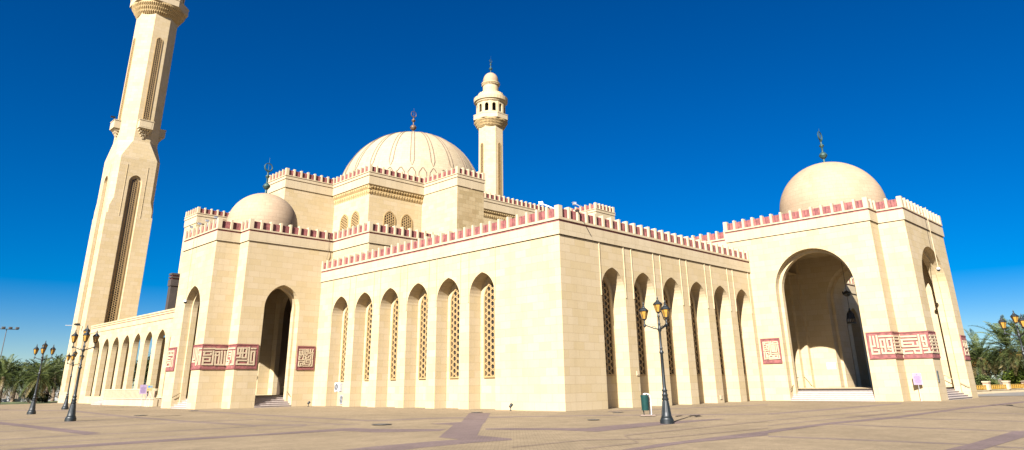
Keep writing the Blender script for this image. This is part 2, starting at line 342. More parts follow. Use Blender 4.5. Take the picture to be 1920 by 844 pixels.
# stroke centrelines of the wall lettering, in metres on each wall face
CALLI={"right_x28":[0,28,[[-10.032,5.122,-10.01,4.302],[-10.01,4.302,-10.018,3.732],[-10.018,3.732,-10.56,3.732],[-10.56,3.732,-10.569,4.006],[-10.569,4.006,-10.21,4.021],[-10.012,4.314,-10.304,4.322],[-10.304,4.322,-10.294,5.108],[-10.561,5.135,-10.553,4.25],[-10.743,5.096,-11.735,5.092],[-10.815,4.267,-10.796,4.828],[-10.796,4.828,-11.108,4.833],[-11.108,4.833,-11.086,3.745],[-10.792,4.248,-11.071,4.256],[-10.819,4.065,-10.82,3.743],[-10.82,3.743,-11.763,3.747],[-11.334,4.245,-11.333,4.83],[-11.333,4.83,-11.652,4.854],[-11.652,4.854,-11.635,3.752],[-11.322,4.225,-11.618,4.232],[-11.329,4.044,-11.477,3.998]]],"right_ym11":[1,-11.7,[[28.107,5.09,29.677,5.104],[28.097,4.855,29.663,4.865],[28.12,4.573,29.632,4.597],[28.093,4.311,29.731,4.334],[28.07,4.058,29.713,4.089],[28.163,3.793,29.909,3.775],[29.475,5.085,29.529,3.78],[28.253,5.022,28.151,3.772]]],"right_x2995":[0,29.95,[[-11.652,5.092,-13.005,5.073],[-13.017,4.828,-11.745,4.839],[-11.745,4.839,-11.752,4.297],[-11.752,4.297,-13.04,4.301],[-13.04,4.301,-13.028,4.584],[-11.761,4.563,-12.695,4.56],[-12.695,4.56,-12.688,4.316],[-13.211,5.143,-13.19,3.72],[-13.19,3.72,-12.736,3.749],[-12.736,3.749,-12.693,3.972],[-13.215,4.052,-11.851,4.019],[-11.851,4.019,-11.868,3.729],[-11.868,3.729,-12.498,3.758],[-13.71,5.088,-13.43,5.083],[-13.43,5.083,-13.445,4.617],[-13.445,4.617,-13.69,4.645],[-13.71,5.088,-13.71,4.251],[-13.71,4.251,-13.475,4.253],[-13.475,4.253,-13.461,4.443],[-13.422,4.035,-13.803,4.047],[-13.803,4.047,-13.826,3.775],[-13.462,3.749,-13.917,3.764]]],"right_ym13":[1,-13.9,[[30.034,5.069,31.815,5.133],[30.072,4.828,31.838,4.866],[30.04,4.586,31.875,4.621],[30.037,4.345,31.84,4.374],[30.005,4.044,31.934,4.111],[30.014,3.766,31.896,3.764],[30.328,5.099,30.292,3.771],[31.396,5.138,31.464,3.755],[30.603,4.704,30.587,4.582]]],"left_y319":[1,31.9,[[-6.849,5.157,-6.817,3.757],[-6.369,3.934,-6.599,3.92],[-6.599,3.92,-6.609,4.834],[-6.609,4.834,-6.307,4.848],[-6.307,4.848,-6.28,3.705],[-6.28,3.705,-7.915,3.716],[-7.915,3.716,-7.914,4.041],[-7.914,4.041,-7.009,4.041],[-6.609,5.086,-6.504,5.088],[-6.335,5.092,-6.242,5.094],[-7.899,5.093,-7.074,5.113],[-7.074,5.113,-7.079,4.28],[-7.079,4.28,-7.43,4.275],[-7.43,4.275,-7.406,5.105],[-7.879,5.094,-7.869,4.674],[-7.869,4.674,-7.065,4.69],[-7.612,5.1,-7.637,4.287],[-7.637,4.287,-7.904,4.29],[-7.941,4.597,-7.655,4.602]]],"left_y337":[1,33.7,[[-10.469,5.069,-9.26,5.098],[-9.135,5.062,-8.179,5.085],[-10.298,4.819,-9.528,4.843],[-10.12,4.812,-10.14,4.52],[-10.14,4.52,-9.55,4.557],[-9.55,4.557,-9.523,4.653],[-10.191,4.319,-9.576,4.302],[-9.576,4.302,-9.577,4.007],[-9.577,4.007,-10.072,4.02],[-10.164,4.319,-10.191,3.737],[-10.366,3.728,-9.301,3.726],[-9.301,3.726,-9.331,4.866],[-9.14,4.794,-8.767,4.821],[-8.767,4.821,-8.755,3.788],[-9.098,4.622,-9.06,3.717],[-9.06,3.717,-8.23,3.709],[-8.23,3.709,-8.272,4.85],[-9.124,4.515,-8.922,4.511],[-8.54,4.864,-8.508,3.752]]],"left_xm8":[0,-8,[[33.414,5.116,32.04,5.097],[33.414,5.116,33.472,4.173],[33.467,3.827,32.973,3.871],[32.973,3.871,32.962,4.061],[32.962,4.061,33.497,4.097],[33.156,4.854,32.632,4.845],[32.632,4.845,32.658,4.147],[33.119,4.622,32.675,4.605],[33.078,4.409,32.69,4.396],[33.805,3.714,33.017,3.701],[33.896,4.844,33.86,3.742],[32.309,4.859,32.268,3.718],[32.018,4.848,32.024,3.711],[32.024,3.711,32.628,3.709]]],"left_xm10":[0,-10.3,[[35.407,5.164,35.378,4.297],[35.044,5.149,35.013,4.19],[35.013,4.19,35.415,4.203],[35.415,4.203,35.421,3.993],[35.421,3.993,34.921,3.978],[34.724,5.135,34.611,3.704],[34.406,5.122,34.31,4.054],[34.31,4.054,34.44,3.718],[34.222,5.095,33.54,5.078],[33.991,4.838,33.957,3.724],[34.146,4.578,33.804,4.566],[34.627,4.558,34.635,4.292],[33.552,4.821,33.576,3.732]]],"lpanel":[1,31.9,[[-1.819,5.117,-1.291,5.129],[-1.162,4.621,-1.142,5.132],[-1.142,5.132,-0.98,5.136],[-0.98,5.136,-0.991,4.953],[-0.991,4.953,-1.133,4.961],[-0.955,4.87,-0.454,4.866],[-0.454,4.866,-0.389,5.143],[-0.846,5.132,-0.862,4.872],[-0.642,5.137,-0.659,4.876],[-0.39,4.846,-0.349,4.847],[-1.795,4.957,-1.644,4.96],[-1.644,4.96,-1.664,4.636],[-1.803,4.957,-1.802,4.623],[-1.802,4.623,-1.324,4.632],[-1.324,4.632,-1.328,5.009],[-1.48,5.006,-1.497,4.639],[-0.381,4.747,-0.416,4.238],[-0.565,4.744,-0.592,4.246],[-0.592,4.246,-1.066,4.246],[-1.066,4.246,-1.06,4.403],[-1.06,4.403,-0.798,4.407],[-0.798,4.407,-0.789,4.53],[-0.789,4.53,-0.669,4.549],[-0.687,4.742,-1.018,4.728],[-1.018,4.728,-1.015,4.561],[-1.593,4.516,-1.811,4.505],[-1.811,4.505,-1.806,4.173],[-1.806,4.173,-1.392,4.179],[-1.392,4.179,-1.376,4.554],[-1.311,4.503,-1.158,4.495],[-1.158,4.495,-1.162,4.203],[-1.162,4.203,-1.342,4.2],[-1.697,4.358,-1.657,4.359],[-0.378,4.133,-0.391,3.609],[-0.391,3.609,-0.581,3.608],[-0.561,4.131,-0.597,3.782],[-0.692,4.147,-1.027,4.142],[-1.027,4.142,-1.037,3.951],[-1.037,3.951,-0.697,3.979],[-1.205,3.603,-0.703,3.607],[-0.703,3.607,-0.68,3.798],[-1.431,3.757,-0.779,3.78],[-1.184,4.098,-1.201,3.776],[-1.346,4.034,-1.369,3.774],[-1.306,4.035,-1.804,4.029],[-1.804,4.029,-1.813,3.598],[-1.813,3.598,-1.623,3.6],[-1.623,3.6,-1.62,3.858],[-1.62,3.858,-1.469,3.86],[-1.486,3.618,-1.446,3.618],[-1.325,3.602,-1.285,3.602]]],"rpanel":[0,28,[[-0.615,4.907,-0.652,5.108],[-0.652,5.108,-0.481,5.109],[-0.481,5.109,-0.471,4.398],[-0.471,4.398,-0.954,4.396],[-0.954,4.396,-0.977,4.835],[-0.977,4.835,-0.795,4.836],[-0.795,4.836,-0.795,4.549],[-0.795,4.549,-0.956,4.55],[-0.618,4.722,-0.658,4.721],[-0.615,4.557,-0.655,4.555],[-0.753,5.103,-1.097,5.116],[-1.097,5.116,-1.089,4.922],[-0.768,4.926,-1.886,4.922],[-1.886,4.922,-1.853,5.106],[-1.853,5.106,-1.414,5.09],[-1.414,5.09,-1.413,4.944],[-1.252,5.135,-1.252,4.94],[-1.116,4.829,-1.106,3.917],[-1.271,4.511,-1.25,4.786],[-1.25,4.786,-1.404,4.798],[-1.404,4.798,-1.392,4.251],[-1.277,4.474,-1.274,4.256],[-1.274,4.256,-1.69,4.258],[-1.69,4.258,-1.71,4.802],[-1.533,4.81,-1.533,4.264],[-1.875,4.795,-1.885,4.243],[-1.249,4.086,-1.924,4.104],[-0.611,4.245,-0.48,4.232],[-0.48,4.232,-0.473,3.61],[-0.674,4.181,-0.935,4.207],[-0.935,4.207,-0.939,4.068],[-0.674,4.181,-0.666,3.779],[-0.666,3.779,-0.826,3.781],[-0.78,3.965,-0.787,3.782],[-1.297,3.729,-1.296,3.91],[-1.296,3.91,-0.939,3.923],[-0.939,3.923,-0.953,3.602],[-0.953,3.602,-1.921,3.629],[-1.921,3.629,-1.883,3.961],[-1.729,3.714,-1.723,3.938],[-1.723,3.938,-1.405,3.924],[-1.405,3.924,-1.415,3.725],[-1.02,3.738,-1.729,3.714],[-0.613,3.635,-0.653,3.634],[-0.766,3.637,-0.806,3.636]]],"lside":[0,-10.3,[[41.551,5.132,40.149,5.11],[40.144,5.097,40.154,3.709],[40.593,5.115,40.641,4.812],[41.428,5.107,41.476,4.801],[41.037,5.112,41.02,4.785],[41.459,4.76,40.344,4.761],[41.475,4.515,40.85,4.494],[41.517,4.762,41.547,4.273],[41.547,4.273,40.809,4.25],[40.328,4.437,40.536,4.403],[40.536,4.403,40.504,3.758],[41.407,4.065,40.736,4.066],[40.736,4.066,40.768,3.725],[40.768,3.725,41.666,3.727],[41.666,3.727,41.407,4.065]]],"rside":[1,-13.9,[[39.95,4.95,41.3,4.95],[40.1,4.95,40.1,3.8],[41.2,4.9,41.2,3.75],[39.95,3.75,41.3,3.75],[40.1,4.4,41.2,4.4],[40.65,4.95,40.65,4.4],[40.65,4.1,41.2,4.1]]]}
# paving bands, metres on the ground
STRIPES=[[[-26.78,33.99],[-26.77,20.88],[-26.56,2.63],[-27.34,1.94],[-27.47,17.08],[-27.52,28.89]],[[-32.13,-5.0],[-31.04,-4.28],[-29.24,-3.98],[-26.52,-3.87],[-23.05,-4.12],[-18.96,-3.65],[-18.47,-3.72],[-18.4,-5.24],[-16.86,-7.85],[-16.74,-8.04],[-17.74,-8.83],[-19.68,-7.29],[-19.9,-5.16],[-23.45,-4.95],[-26.96,-5.12],[-29.57,-5.25],[-30.91,-4.84],[-32.34,-6.36]],[[-4.7,4.1],[-4.06,2.78],[-12.0,-5.27],[-13.53,-6.74],[-18.55,-11.91],[-18.98,-14.08],[-19.39,-14.5],[-20.84,-14.31],[-23.09,-14.44],[-23.8,-14.57],[-24.86,-13.11],[-23.51,-12.85],[-21.29,-12.75],[-20.18,-12.85],[-20.0,-11.51],[-14.54,-5.89],[-14.48,-4.07],[-12.61,-4.22]],[[-15.86,-9.43],[-14.82,-9.92],[-13.19,-12.53],[-11.41,-12.24],[-8.65,-12.21],[-3.87,-13.23],[-4.1,-13.64],[-7.14,-13.68],[-11.15,-13.95],[-14.69,-14.27],[-14.84,-12.15],[-15.7,-10.8]],[[-20.21,-19.47],[-18.01,-19.18],[-10.87,-19.08],[-13.05,-20.13],[-17.36,-19.68],[-19.92,-19.87]],[[-15.46,-25.97],[-13.34,-26.0],[-7.12,-25.82],[-6.41,-26.03],[-4.02,-26.31],[-6.76,-26.75],[-9.73,-26.62],[-13.5,-26.66],[-14.94,-26.67]],[[-10.67,-18.98],[-4.42,-18.82],[2.03,-19.32],[14.7,-18.96],[30.54,-19.36],[27.0,-20.0],[12.3,-19.54],[0.21,-19.9],[-5.77,-19.35],[-12.1,-19.67]],[[-30.26,1.72],[-27.56,2.2],[-27.69,1.7],[-30.34,1.27]],[[-27.56,2.2],[-24.09,1.43],[-24.28,0.92],[-27.69,1.7]],[[-24.09,1.43],[-20.16,1.83],[-20.44,1.26],[-24.28,0.92]],[[-31.6,-1.67],[-30.89,-1.76],[-30.94,-2.05],[-31.65,-1.95]],[[-30.89,-1.76],[-28.07,-1.73],[-28.16,-2.05],[-30.94,-2.05]],[[-28.07,-1.73],[-24.59,-2.61],[-24.72,-2.93],[-28.16,-2.05]],[[-26.34,23.27],[-23.14,24.67],[-23.4,23.6],[-26.52,22.29]],[[-23.14,24.67],[-18.91,25.22],[-19.27,24.06],[-23.4,23.6]],[[-29.05,8.38],[-25.75,8.75],[-25.9,8.19],[-29.14,7.86]],[[-25.75,8.75],[-20.32,9.68],[-20.58,9.03],[-25.9,8.19]],[[-20.32,9.68],[-16.72,9.28],[-17.04,8.59],[-20.58,9.03]],[[-27.62,16.21],[-24.38,16.58],[-24.53,15.97],[-27.73,15.65]],[[-24.38,16.58],[-20.47,17.66],[-20.68,16.99],[-24.53,15.97]],[[-17.16,43.11],[-19.17,22.75],[-20.07,19.9],[-18.46,38.06]],[[-19.17,22.75],[-19.76,11.14],[-20.48,9.27],[-20.07,19.9]],[[-19.76,11.14],[-19.66,3.16],[-20.29,1.84],[-20.48,9.27]],[[-19.66,3.16],[-17.97,1.03],[-18.67,-0.2],[-20.29,1.84]],[[-11.14,32.48],[-12.9,16.82],[-13.92,14.71],[-12.49,29.06]],[[-12.9,16.82],[-13.78,2.28],[-14.56,1.12],[-13.92,14.71]],[[-13.78,2.28],[-13.25,1.32],[-14.04,0.2],[-14.56,1.12]],[[-13.25,1.32],[-10.38,1.07],[-11.3,-0.1],[-14.04,0.2]],[[-10.38,1.07],[-6.92,-2.01],[-7.98,-3.07],[-11.3,-0.1]],[[-21.12,58.11],[-17.29,42.62],[-17.89,40.27],[-21.66,54.92]],[[-16.42,9.56],[-16.88,-1.02],[-17.22,-1.55],[-16.84,8.69]],[[-21.85,-1.65],[-18.32,0.17],[-18.57,-0.27],[-22.03,-2.01]],[[-18.32,0.17],[-16.29,-1.02],[-16.57,-1.44],[-18.57,-0.27]],[[-15.49,-9.03],[-14.69,-9.79],[-15.46,-10.56],[-16.22,-9.82]],[[-6.8,-1.89],[-3.0,-5.57],[-3.95,-6.3],[-7.64,-2.73]],[[-3.0,-5.57],[2.38,-12.49],[1.31,-13.02],[-3.95,-6.3]],[[1.67,-2.16],[4.98,-2.74],[3.98,-3.43],[0.78,-2.84]],[[4.98,-2.74],[17.6,-5.25],[16.12,-5.98],[3.98,-3.43]],[[2.68,-12.5],[12.43,-12.66],[10.21,-13.52],[1.14,-13.24]],[[12.43,-12.66],[24.48,-12.62],[21.23,-13.63],[10.21,-13.52]],[[-4.28,-15.88],[3.86,-16.1],[3.24,-16.34],[-4.7,-16.08]],[[3.86,-16.1],[10.21,-16.3],[9.41,-16.56],[3.24,-16.34]],[[-7.78,-17.58],[-2.1,-17.66],[-2.67,-17.89],[-8.21,-17.78]],[[-2.1,-17.66],[4.58,-18.13],[3.81,-18.38],[-2.67,-17.89]],[[-5.39,-19.2],[-6.33,-23.06],[-6.81,-23.19],[-5.95,-19.42]],[[-6.33,-23.06],[-6.71,-26.08],[-7.14,-26.16],[-6.81,-23.19]],[[-13.19,-20.2],[-13.13,-23.13],[-13.59,-23.3],[-13.68,-20.44]],[[-13.13,-23.13],[-13.13,-25.95],[-13.54,-26.05],[-13.59,-23.3]],[[0.66,-18.2],[0.15,-24.84],[-0.29,-24.92],[0.14,-18.39]],[[9.25,-19.11],[7.5,-23.52],[6.87,-23.63],[8.52,-19.31]],[[-13.54,-26.66],[-13.57,-27.32],[-13.91,-27.38],[-13.89,-26.74]]]
GREYS=[[[-21.23,-16.34],[-17.89,-16.27],[-18.24,-16.55],[-21.48,-16.59]],[[-17.89,-16.27],[-16.18,-17.76],[-16.56,-18.01],[-18.24,-16.55]],[[-16.18,-17.76],[-9.13,-18.23],[-9.74,-18.53],[-16.56,-18.01]],[[-20.34,-18.28],[-17.76,-18.3],[-18.12,-18.56],[-20.63,-18.52]],[[-17.76,-18.3],[-15.43,-16.04],[-15.9,-16.38],[-18.12,-18.56]],[[-15.43,-16.04],[-12.41,-16.03],[-13.0,-16.4],[-15.9,-16.38]],[[-12.41,-16.03],[-4.01,-15.74],[-4.96,-16.21],[-13.0,-16.4]],[[0.46,-17.53],[8.89,-17.86],[7.79,-18.19],[-0.32,-17.82]],[[8.89,-17.86],[19.23,-18.77],[17.67,-19.13],[7.79,-18.19]]]
# light and exposure
SUN_EL, SUN_AZ, SUN_E = 32.0, 23.5, 5.0
SKY_S, SKY_AIR, SKY_DUST, SKY_OZ, SKY_SAT, SKY_HUE, SKY_V = 0.05, 1.0, 0.9, 4.0, 1.65, 0.512, 0.57
SKY_ALT = 1500
EXPO = 1.88
# ------------------------------------------------------------------ architecture helpers
def arch(uc, h, spr, apex, n=9):
    rise = apex - spr
    out = []
    if rise > h * 1.01:
        c = (rise*rise - h*h) / (2*h); Rr = h + c
        a_end = math.acos(c / Rr)
        left = [(uc + c - Rr*math.cos(a_end*i/n), spr + Rr*math.sin(a_end*i/n)) for i in range(n+1)]
    else:
        left = [(uc - h*math.cos(math.pi/2*i/n), spr + rise*math.sin(math.pi/2*i/n)) for i in range(n+1)]
    right = [(2*uc - u, z) for u, z in reversed(left[:-1])]
    return left + right

def outline(o, n=9):
    a = arch(o['uc'], o['h'], o['spr'], o['apex'], n)
    return [(o['uc']-o['h'], o['zb'])] + a + [(o['uc']+o['h'], o['zb'])]

def wall(mb, fr, u0, u1, z0, z1, ops=(), mi=0, mi_in=0, n=9):
    ops = sorted(ops, key=lambda o: o['uc'])
    cur = u0
    for o in ops:
        a, b = o['uc']-o['h'], o['uc']+o['h']
        if a > cur + 1e-5: mb.face([fr.p(cur,0,z0), fr.p(a,0,z0), fr.p(a,0,z1), fr.p(cur,0,z1)], mi)
        if o['zb'] > z0 + 1e-5: mb.face([fr.p(a,0,z0), fr.p(b,0,z0), fr.p(b,0,o['zb']), fr.p(a,0,o['zb'])], mi)
        cv = arch(o['uc'], o['h'], o['spr'], o['apex'], n)
        for i in range(len(cv)-1):
            p, q = cv[i], cv[i+1]
            mb.face([fr.p(p[0],0,p[1]), fr.p(q[0],0,q[1]), fr.p(q[0],0,z1), fr.p(p[0],0,z1)], mi)
        reveal(mb, fr, o, 0.0, mi_in, n)
        cur = b
    if cur < u1 - 1e-5: mb.face([fr.p(cur,0,z0), fr.p(u1,0,z0), fr.p(u1,0,z1), fr.p(cur,0,z1)], mi)

def reveal(mb, fr, o, d0, mi, n=9):
    ol = outline(o, n); d1 = d0 + o['depth']
    for i in range(len(ol)-1):
        p, q = ol[i], ol[i+1]
        mb.face([fr.p(p[0],d0,p[1]), fr.p(p[0],d1,p[1]), fr.p(q[0],d1,q[1]), fr.p(q[0],d0,q[1])], mi)
    if o.get('sill'):
        mb.face([fr.p(ol[0][0],d0,o['zb']), fr.p(ol[-1][0],d0,o['zb']), fr.p(ol[-1][0],d1,o['zb']), fr.p(ol[0][0],d1,o['zb'])], mi)
    if o.get('back') is not None:
        mb.face([fr.p(u,d1,z) for u, z in ol], o['back'])
    if o.get('inner'):
        o2 = dict(o['inner']); o2.setdefault('uc', o['uc'])
        ol2 = outline(o2, n)
        for i in range(len(ol)-1):
            p, q, p2, q2 = ol[i], ol[i+1], ol2[i], ol2[i+1]
            mb.face([fr.p(p[0],d1,p[1]), fr.p(q[0],d1,q[1]), fr.p(q2[0],d1,q2[1]), fr.p(p2[0],d1,p2[1])], mi)
        if o2['zb'] > o['zb'] + 1e-4:
            for s in (0, -1):
                a, b = ol[s][0], ol2[s][0]
        reveal(mb, fr, o2, d1, mi, n)

def clip_line(poly, p, d):
    t0, t1 = -1e9, 1e9
    n = len(poly)
    area = sum(poly[i][0]*poly[(i+1)%n][1]-poly[(i+1)%n][0]*poly[i][1] for i in range(n))
    s = 1 if area > 0 else -1
    for i in range(n):
        a, b = poly[i], poly[(i+1) % n]
        ex, ez = b[0]-a[0], b[1]-a[1]
        nx, nz = -ez*s, ex*s
        den = nx*d[0] + nz*d[1]; num = nx*(p[0]-a[0]) + nz*(p[1]-a[1])
        if abs(den) < 1e-9:
            if num < 0: return None
            continue
        t = -num/den
        if den > 0: t0 = max(t0, t)
        else: t1 = min(t1, t)
        if t0 >= t1: return None
    return t0, t1

def lattice(mb, fr, poly, sp, bar, d0, d1, ang0=90.0, mi=0):
    us = [u for u, z in poly]; zs = [z for u, z in poly]
    cu, cz = (min(us)+max(us))/2, (min(zs)+max(zs))/2
    ext = math.hypot(max(us)-min(us), max(zs)-min(zs))/2 + sp
    for fam in range(3):
        a = R(ang0 + 60*fam); d = (math.cos(a), math.sin(a)); nn = (-d[1], d[0])
        k = int(ext/sp) + 1
        for i in range(-k, k+1):
            off = (i + 0.5)*sp
            p = (cu + nn[0]*off, cz + nn[1]*off)
            r = clip_line(poly, p, d)
            if not r or r[1]-r[0] < bar: continue
            A = (p[0]+d[0]*r[0], p[1]+d[1]*r[0]); B = (p[0]+d[0]*r[1], p[1]+d[1]*r[1])
            px, pz = nn[0]*bar/2, nn[1]*bar/2
            q = [(A[0]+px,A[1]+pz),(A[0]-px,A[1]-pz),(B[0]-px,B[1]-pz),(B[0]+px,B[1]+pz)]
            dd = d0 + 0.004*fam
            mb.face([fr.p(u,dd,z) for u,z in q], mi)
            mb.face([fr.p(q[0][0],dd,q[0][1]),fr.p(q[3][0],dd,q[3][1]),fr.p(q[3][0],d1,q[3][1]),fr.p(q[0][0],d1,q[0][1])], mi)
            mb.face([fr.p(q[1][0],dd,q[1][1]),fr.p(q[2][0],dd,q[2][1]),fr.p(q[2][0],d1,q[2][1]),fr.p(q[1][0],d1,q[1][1])], mi)

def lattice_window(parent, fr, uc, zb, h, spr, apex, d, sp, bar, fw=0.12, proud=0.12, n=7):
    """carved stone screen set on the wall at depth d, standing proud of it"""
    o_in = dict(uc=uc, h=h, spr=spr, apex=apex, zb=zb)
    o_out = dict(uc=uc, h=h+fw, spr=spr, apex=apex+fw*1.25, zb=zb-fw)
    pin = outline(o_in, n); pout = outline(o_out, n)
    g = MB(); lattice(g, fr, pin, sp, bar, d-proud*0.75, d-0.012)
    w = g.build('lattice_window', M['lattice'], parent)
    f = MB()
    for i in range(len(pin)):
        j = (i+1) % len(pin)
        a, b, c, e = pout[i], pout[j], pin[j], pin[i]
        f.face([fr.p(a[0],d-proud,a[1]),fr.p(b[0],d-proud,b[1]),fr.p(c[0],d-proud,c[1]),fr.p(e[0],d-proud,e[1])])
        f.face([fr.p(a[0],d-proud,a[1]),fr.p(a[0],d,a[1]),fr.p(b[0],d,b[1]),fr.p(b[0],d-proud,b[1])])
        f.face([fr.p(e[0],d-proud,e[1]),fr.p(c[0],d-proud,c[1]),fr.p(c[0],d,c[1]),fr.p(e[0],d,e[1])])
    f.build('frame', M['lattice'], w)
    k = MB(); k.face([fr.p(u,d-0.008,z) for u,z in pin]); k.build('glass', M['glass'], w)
    return w

CAM = (-36.68866047, -31.8525461, 1.7)
POSTS = []      # (distance, x, y, z, rz, height, parapet)
def parapet(parent, path, zf, zt, post_h, pitch=1.0, kind='wing', closed=False):
    """fascia, red string course, coping, red merlon panels; the posts become parts of it"""
    mb = MB()
    # mats: 0 trim 1 red 2 red_dark
    if kind == 'hall':
        prof = [(0.0,zf),(0.10,zf),(0.10,zf+1.02),(0.04,zf+1.02),(0.04,zf+1.10),(0.16,zf+1.10),(0.16,zf+1.42),(0.09,zf+1.42),(0.09,zf+1.50),(0.20,zf+1.50),(0.20,zt),(-0.45,zt),(-0.45,zf+1.5)]
        mis = [0,0,0,1,0,0,0,1,0,0,0,0]
    else:
        prof = [(0.0,zf),(0.10,zf),(0.10,zf+0.90),(0.045,zf+0.90),(0.045,zf+1.06),(0.13,zf+1.06),(0.13,zt),(-0.5,zt),(-0.5,zf+1.0)]
        mis = [0,0,0,1,0,0,0,0]
    mb.sweep(path, prof, mis, closed)
    # thin recessed joint under the fascia
    inset = -0.08
    n = len(path)
    nrm = []
    for i in range(n if closed else n-1):
        a, b = path[i], path[(i+1) % n]; dx, dy = norm2(b[0]-a[0], b[1]-a[1]); nrm.append((dy, -dx))
    pts = []
    for i in range(n):
        if closed: n0, n1 = nrm[i-1], nrm[i]
        else: n0 = nrm[i-1] if i > 0 else nrm[0]; n1 = nrm[i] if i < n-1 else nrm[-1]
        k = 1 + n0[0]*n1[0] + n0[1]*n1[1]
        pts.append((path[i][0]+(n0[0]+n1[0])/k*inset, path[i][1]+(n0[1]+n1[1])/k*inset))
    posts = []
    for i in range(n if closed else n-1):
        a, b = pts[i], pts[(i+1) % n]
        L = math.hypot(b[0]-a[0], b[1]-a[1]); ux, uy = norm2(b[0]-a[0], b[1]-a[1])
        k = max(1, round(L/pitch)); st = L/k
        nx, ny = nrm[i]
        rz = 0.0 if abs(ux) > abs(uy) else math.pi/2
        posts.append((a[0], a[1], rz, True))
        fr = Frame(a[0], a[1], ux, uy, -nx, -ny)
        for j in range(k):
            if j > 0: posts.append((a[0]+ux*st*j, a[1]+uy*st*j, rz, False))
            w0 = st*j + (0.20 if j == 0 else 0.10); w1 = st*(j+1) - (0.20 if j == k-1 else 0.10)
            ww = (w1-w0)/3
            for q in range(3):
                dd = -0.06 + (0.03 if q == 1 else 0.0)
                mb.fbox(fr, w0+ww*q+0.012, w0+ww*(q+1)-0.012, dd, dd+0.18, zt, zt+post_h*0.80, 1 if (j+q) % 5 else 2)
    if not closed: posts.append((pts[-1][0], pts[-1][1], 0.0, True))
    o = mb.build('parapet', [M['trim'], M['red'], M['red_dark']], parent)
    for x, y, rz, corner in posts:
        POSTS.append((math.hypot(x-CAM[0], y-CAM[1]), x, y, zt, rz, post_h, corner, o))
    return o

def calligraphy(parent, fr, u0, u1, z0, z1, strokes, w, margin=0.0, name='calligraphy_panel', edges=(1,1)):
    mb = MB()
    mb.fbox(fr, u0, u1, -0.05, 0.02, z0, z1, 0)
    # raised red border
    mb.fbox(fr, u0, u1, -0.085, -0.051, z1-0.10, z1, 1)
    mb.fbox(fr, u0, u1, -0.085, -0.051, z0, z0+0.10, 1)
    if edges[0]: mb.fbox(fr, u0, u0+0.10, -0.085, -0.051, z0+0.10, z1-0.10, 1)
    if edges[1]: mb.fbox(fr, u1-0.10, u1, -0.085, -0.051, z0+0.10, z1-0.10, 1)
    for i, (a, b, c, d) in enumerate(strokes):
        a = min(max(a, u0+w/2), u1-w/2); c = min(max(c, u0+w/2), u1-w/2)
        mb.stroke(fr, (a, b), (c, d), w, -0.105-0.0006*i, -0.051, 2)
    return mb.build(name, [M['red'], M['red_dark'], M['letter']], parent)

def teeth_line(mb, fr, u0, u1, pitch, wfrac, prof, mi=0):
    """row of carved pendants; prof = list of (d, z) extruded along u"""
    n = max(1, round((u1-u0)/pitch)); st = (u1-u0)/n; w = st*wfrac
    for i in range(n):
        a = u0 + st*(i+0.5) - w/2; b = a + w
        mb.face([fr.p(a,d,z) for d, z in prof], mi); mb.face([fr.p(b,d,z) for d, z in reversed(prof)], mi)
        for j in range(len(prof)):
            p, q = prof[j], prof[(j+1) % len(prof)]
            mb.face([fr.p(a,p[0],p[1]), fr.p(b,p[0],p[1]), fr.p(b,q[0],q[1]), fr.p(a,q[0],q[1])], mi)

def teeth_ring(mb, n, wfrac, prof, mi=0, rot=0.0, c=(0,0)):
    rm = max(r for r, z in prof)
    for i in range(n):
        a = rot + 2*math.pi*(i+0.5)/n
        fr = Frame(c[0], c[1], -math.sin(a), math.cos(a), math.cos(a), math.sin(a))
        w = 2*math.pi*rm/n*wfrac
        A = [fr.p(-w/2*(0.5+0.5*r/rm),r,z) for r, z in prof]; B = [fr.p(w/2*(0.5+0.5*r/rm),r,z) for r, z in prof]
        mb.face(A, mi); mb.face(list(reversed(B)), mi)
        for j in range(len(prof)):
            j2 = (j+1) % len(prof); mb.face([A[j], B[j], B[j2], A[j2]], mi)

def finial(parent, c, z0, balls, ring_z, ring_r, tip, m, ang=0.0, base_r=0.28):
    mb = MB()
    prof = [(base_r*1.3,z0-0.15),(base_r,z0),(base_r*0.42,z0+0.25)]
    for zc, r in balls:
        prof += [(0.09,zc-r*1.02),(r*0.55,zc-r*0.85),(r*0.92,zc-r*0.4),(r,zc-0.03),(r*1.12,zc-0.025),(r*1.12,zc+0.025),(r,zc+0.03),(r*0.9,zc+r*0.45),(r*0.5,zc+r*0.86),(0.09,zc+r*1.05)]
    prof += [(0.07,ring_z-ring_r*1.35),(0.14,ring_z-ring_r*1.25),(0.06,ring_z-ring_r*1.02),(0.0,ring_z-ring_r*0.95)]
    mb.lathe(prof, c, 16)
    # crescent: ring thick at the bottom, almost closed above
    pts = []; rad = []
    for i in range(37):
        a = R(93 + 354*i/36.0)
        x = ring_r*math.cos(a); z = ring_z + ring_r*math.sin(a)
        pts.append((c[0]+x*math.cos(ang), c[1]+x*math.sin(ang), z)); rad.append(0.048+0.04*max(0, -math.sin(a)*0.5+0.5))
    for i in range(36):
        mb.tube([pts[i], pts[i+1]], rad[i], 6, 0, rad[i+1])
    mb.tube([(c[0],c[1],ring_z-ring_r*0.9),(c[0]+0.03,c[1],tip)], 0.03, 6, 0, 0.012)
    return mb.build('finial', m, parent, smooth=True)

def dome(parent, c, r, z0, top, m, n=64, pw=2.0, name='dome', rings=18):
    H = top - z0
    prof = [(r*1.02, z0-0.9), (r*1.02, z0-0.02), (r, z0)]
    for i in range(1, rings+1):
        t = math.pi/2*i/rings
        rr = r*math.cos(t); prof.append((max(rr,0.0) if i < rings else 0.0, z0 + H*math.sin(t)))
    mb = MB(); mb.lathe(prof, (0,0), n, 0, dome_uv=True)
    return mb.build(name, m, parent, smooth=True, loc=(c[0], c[1], 0))
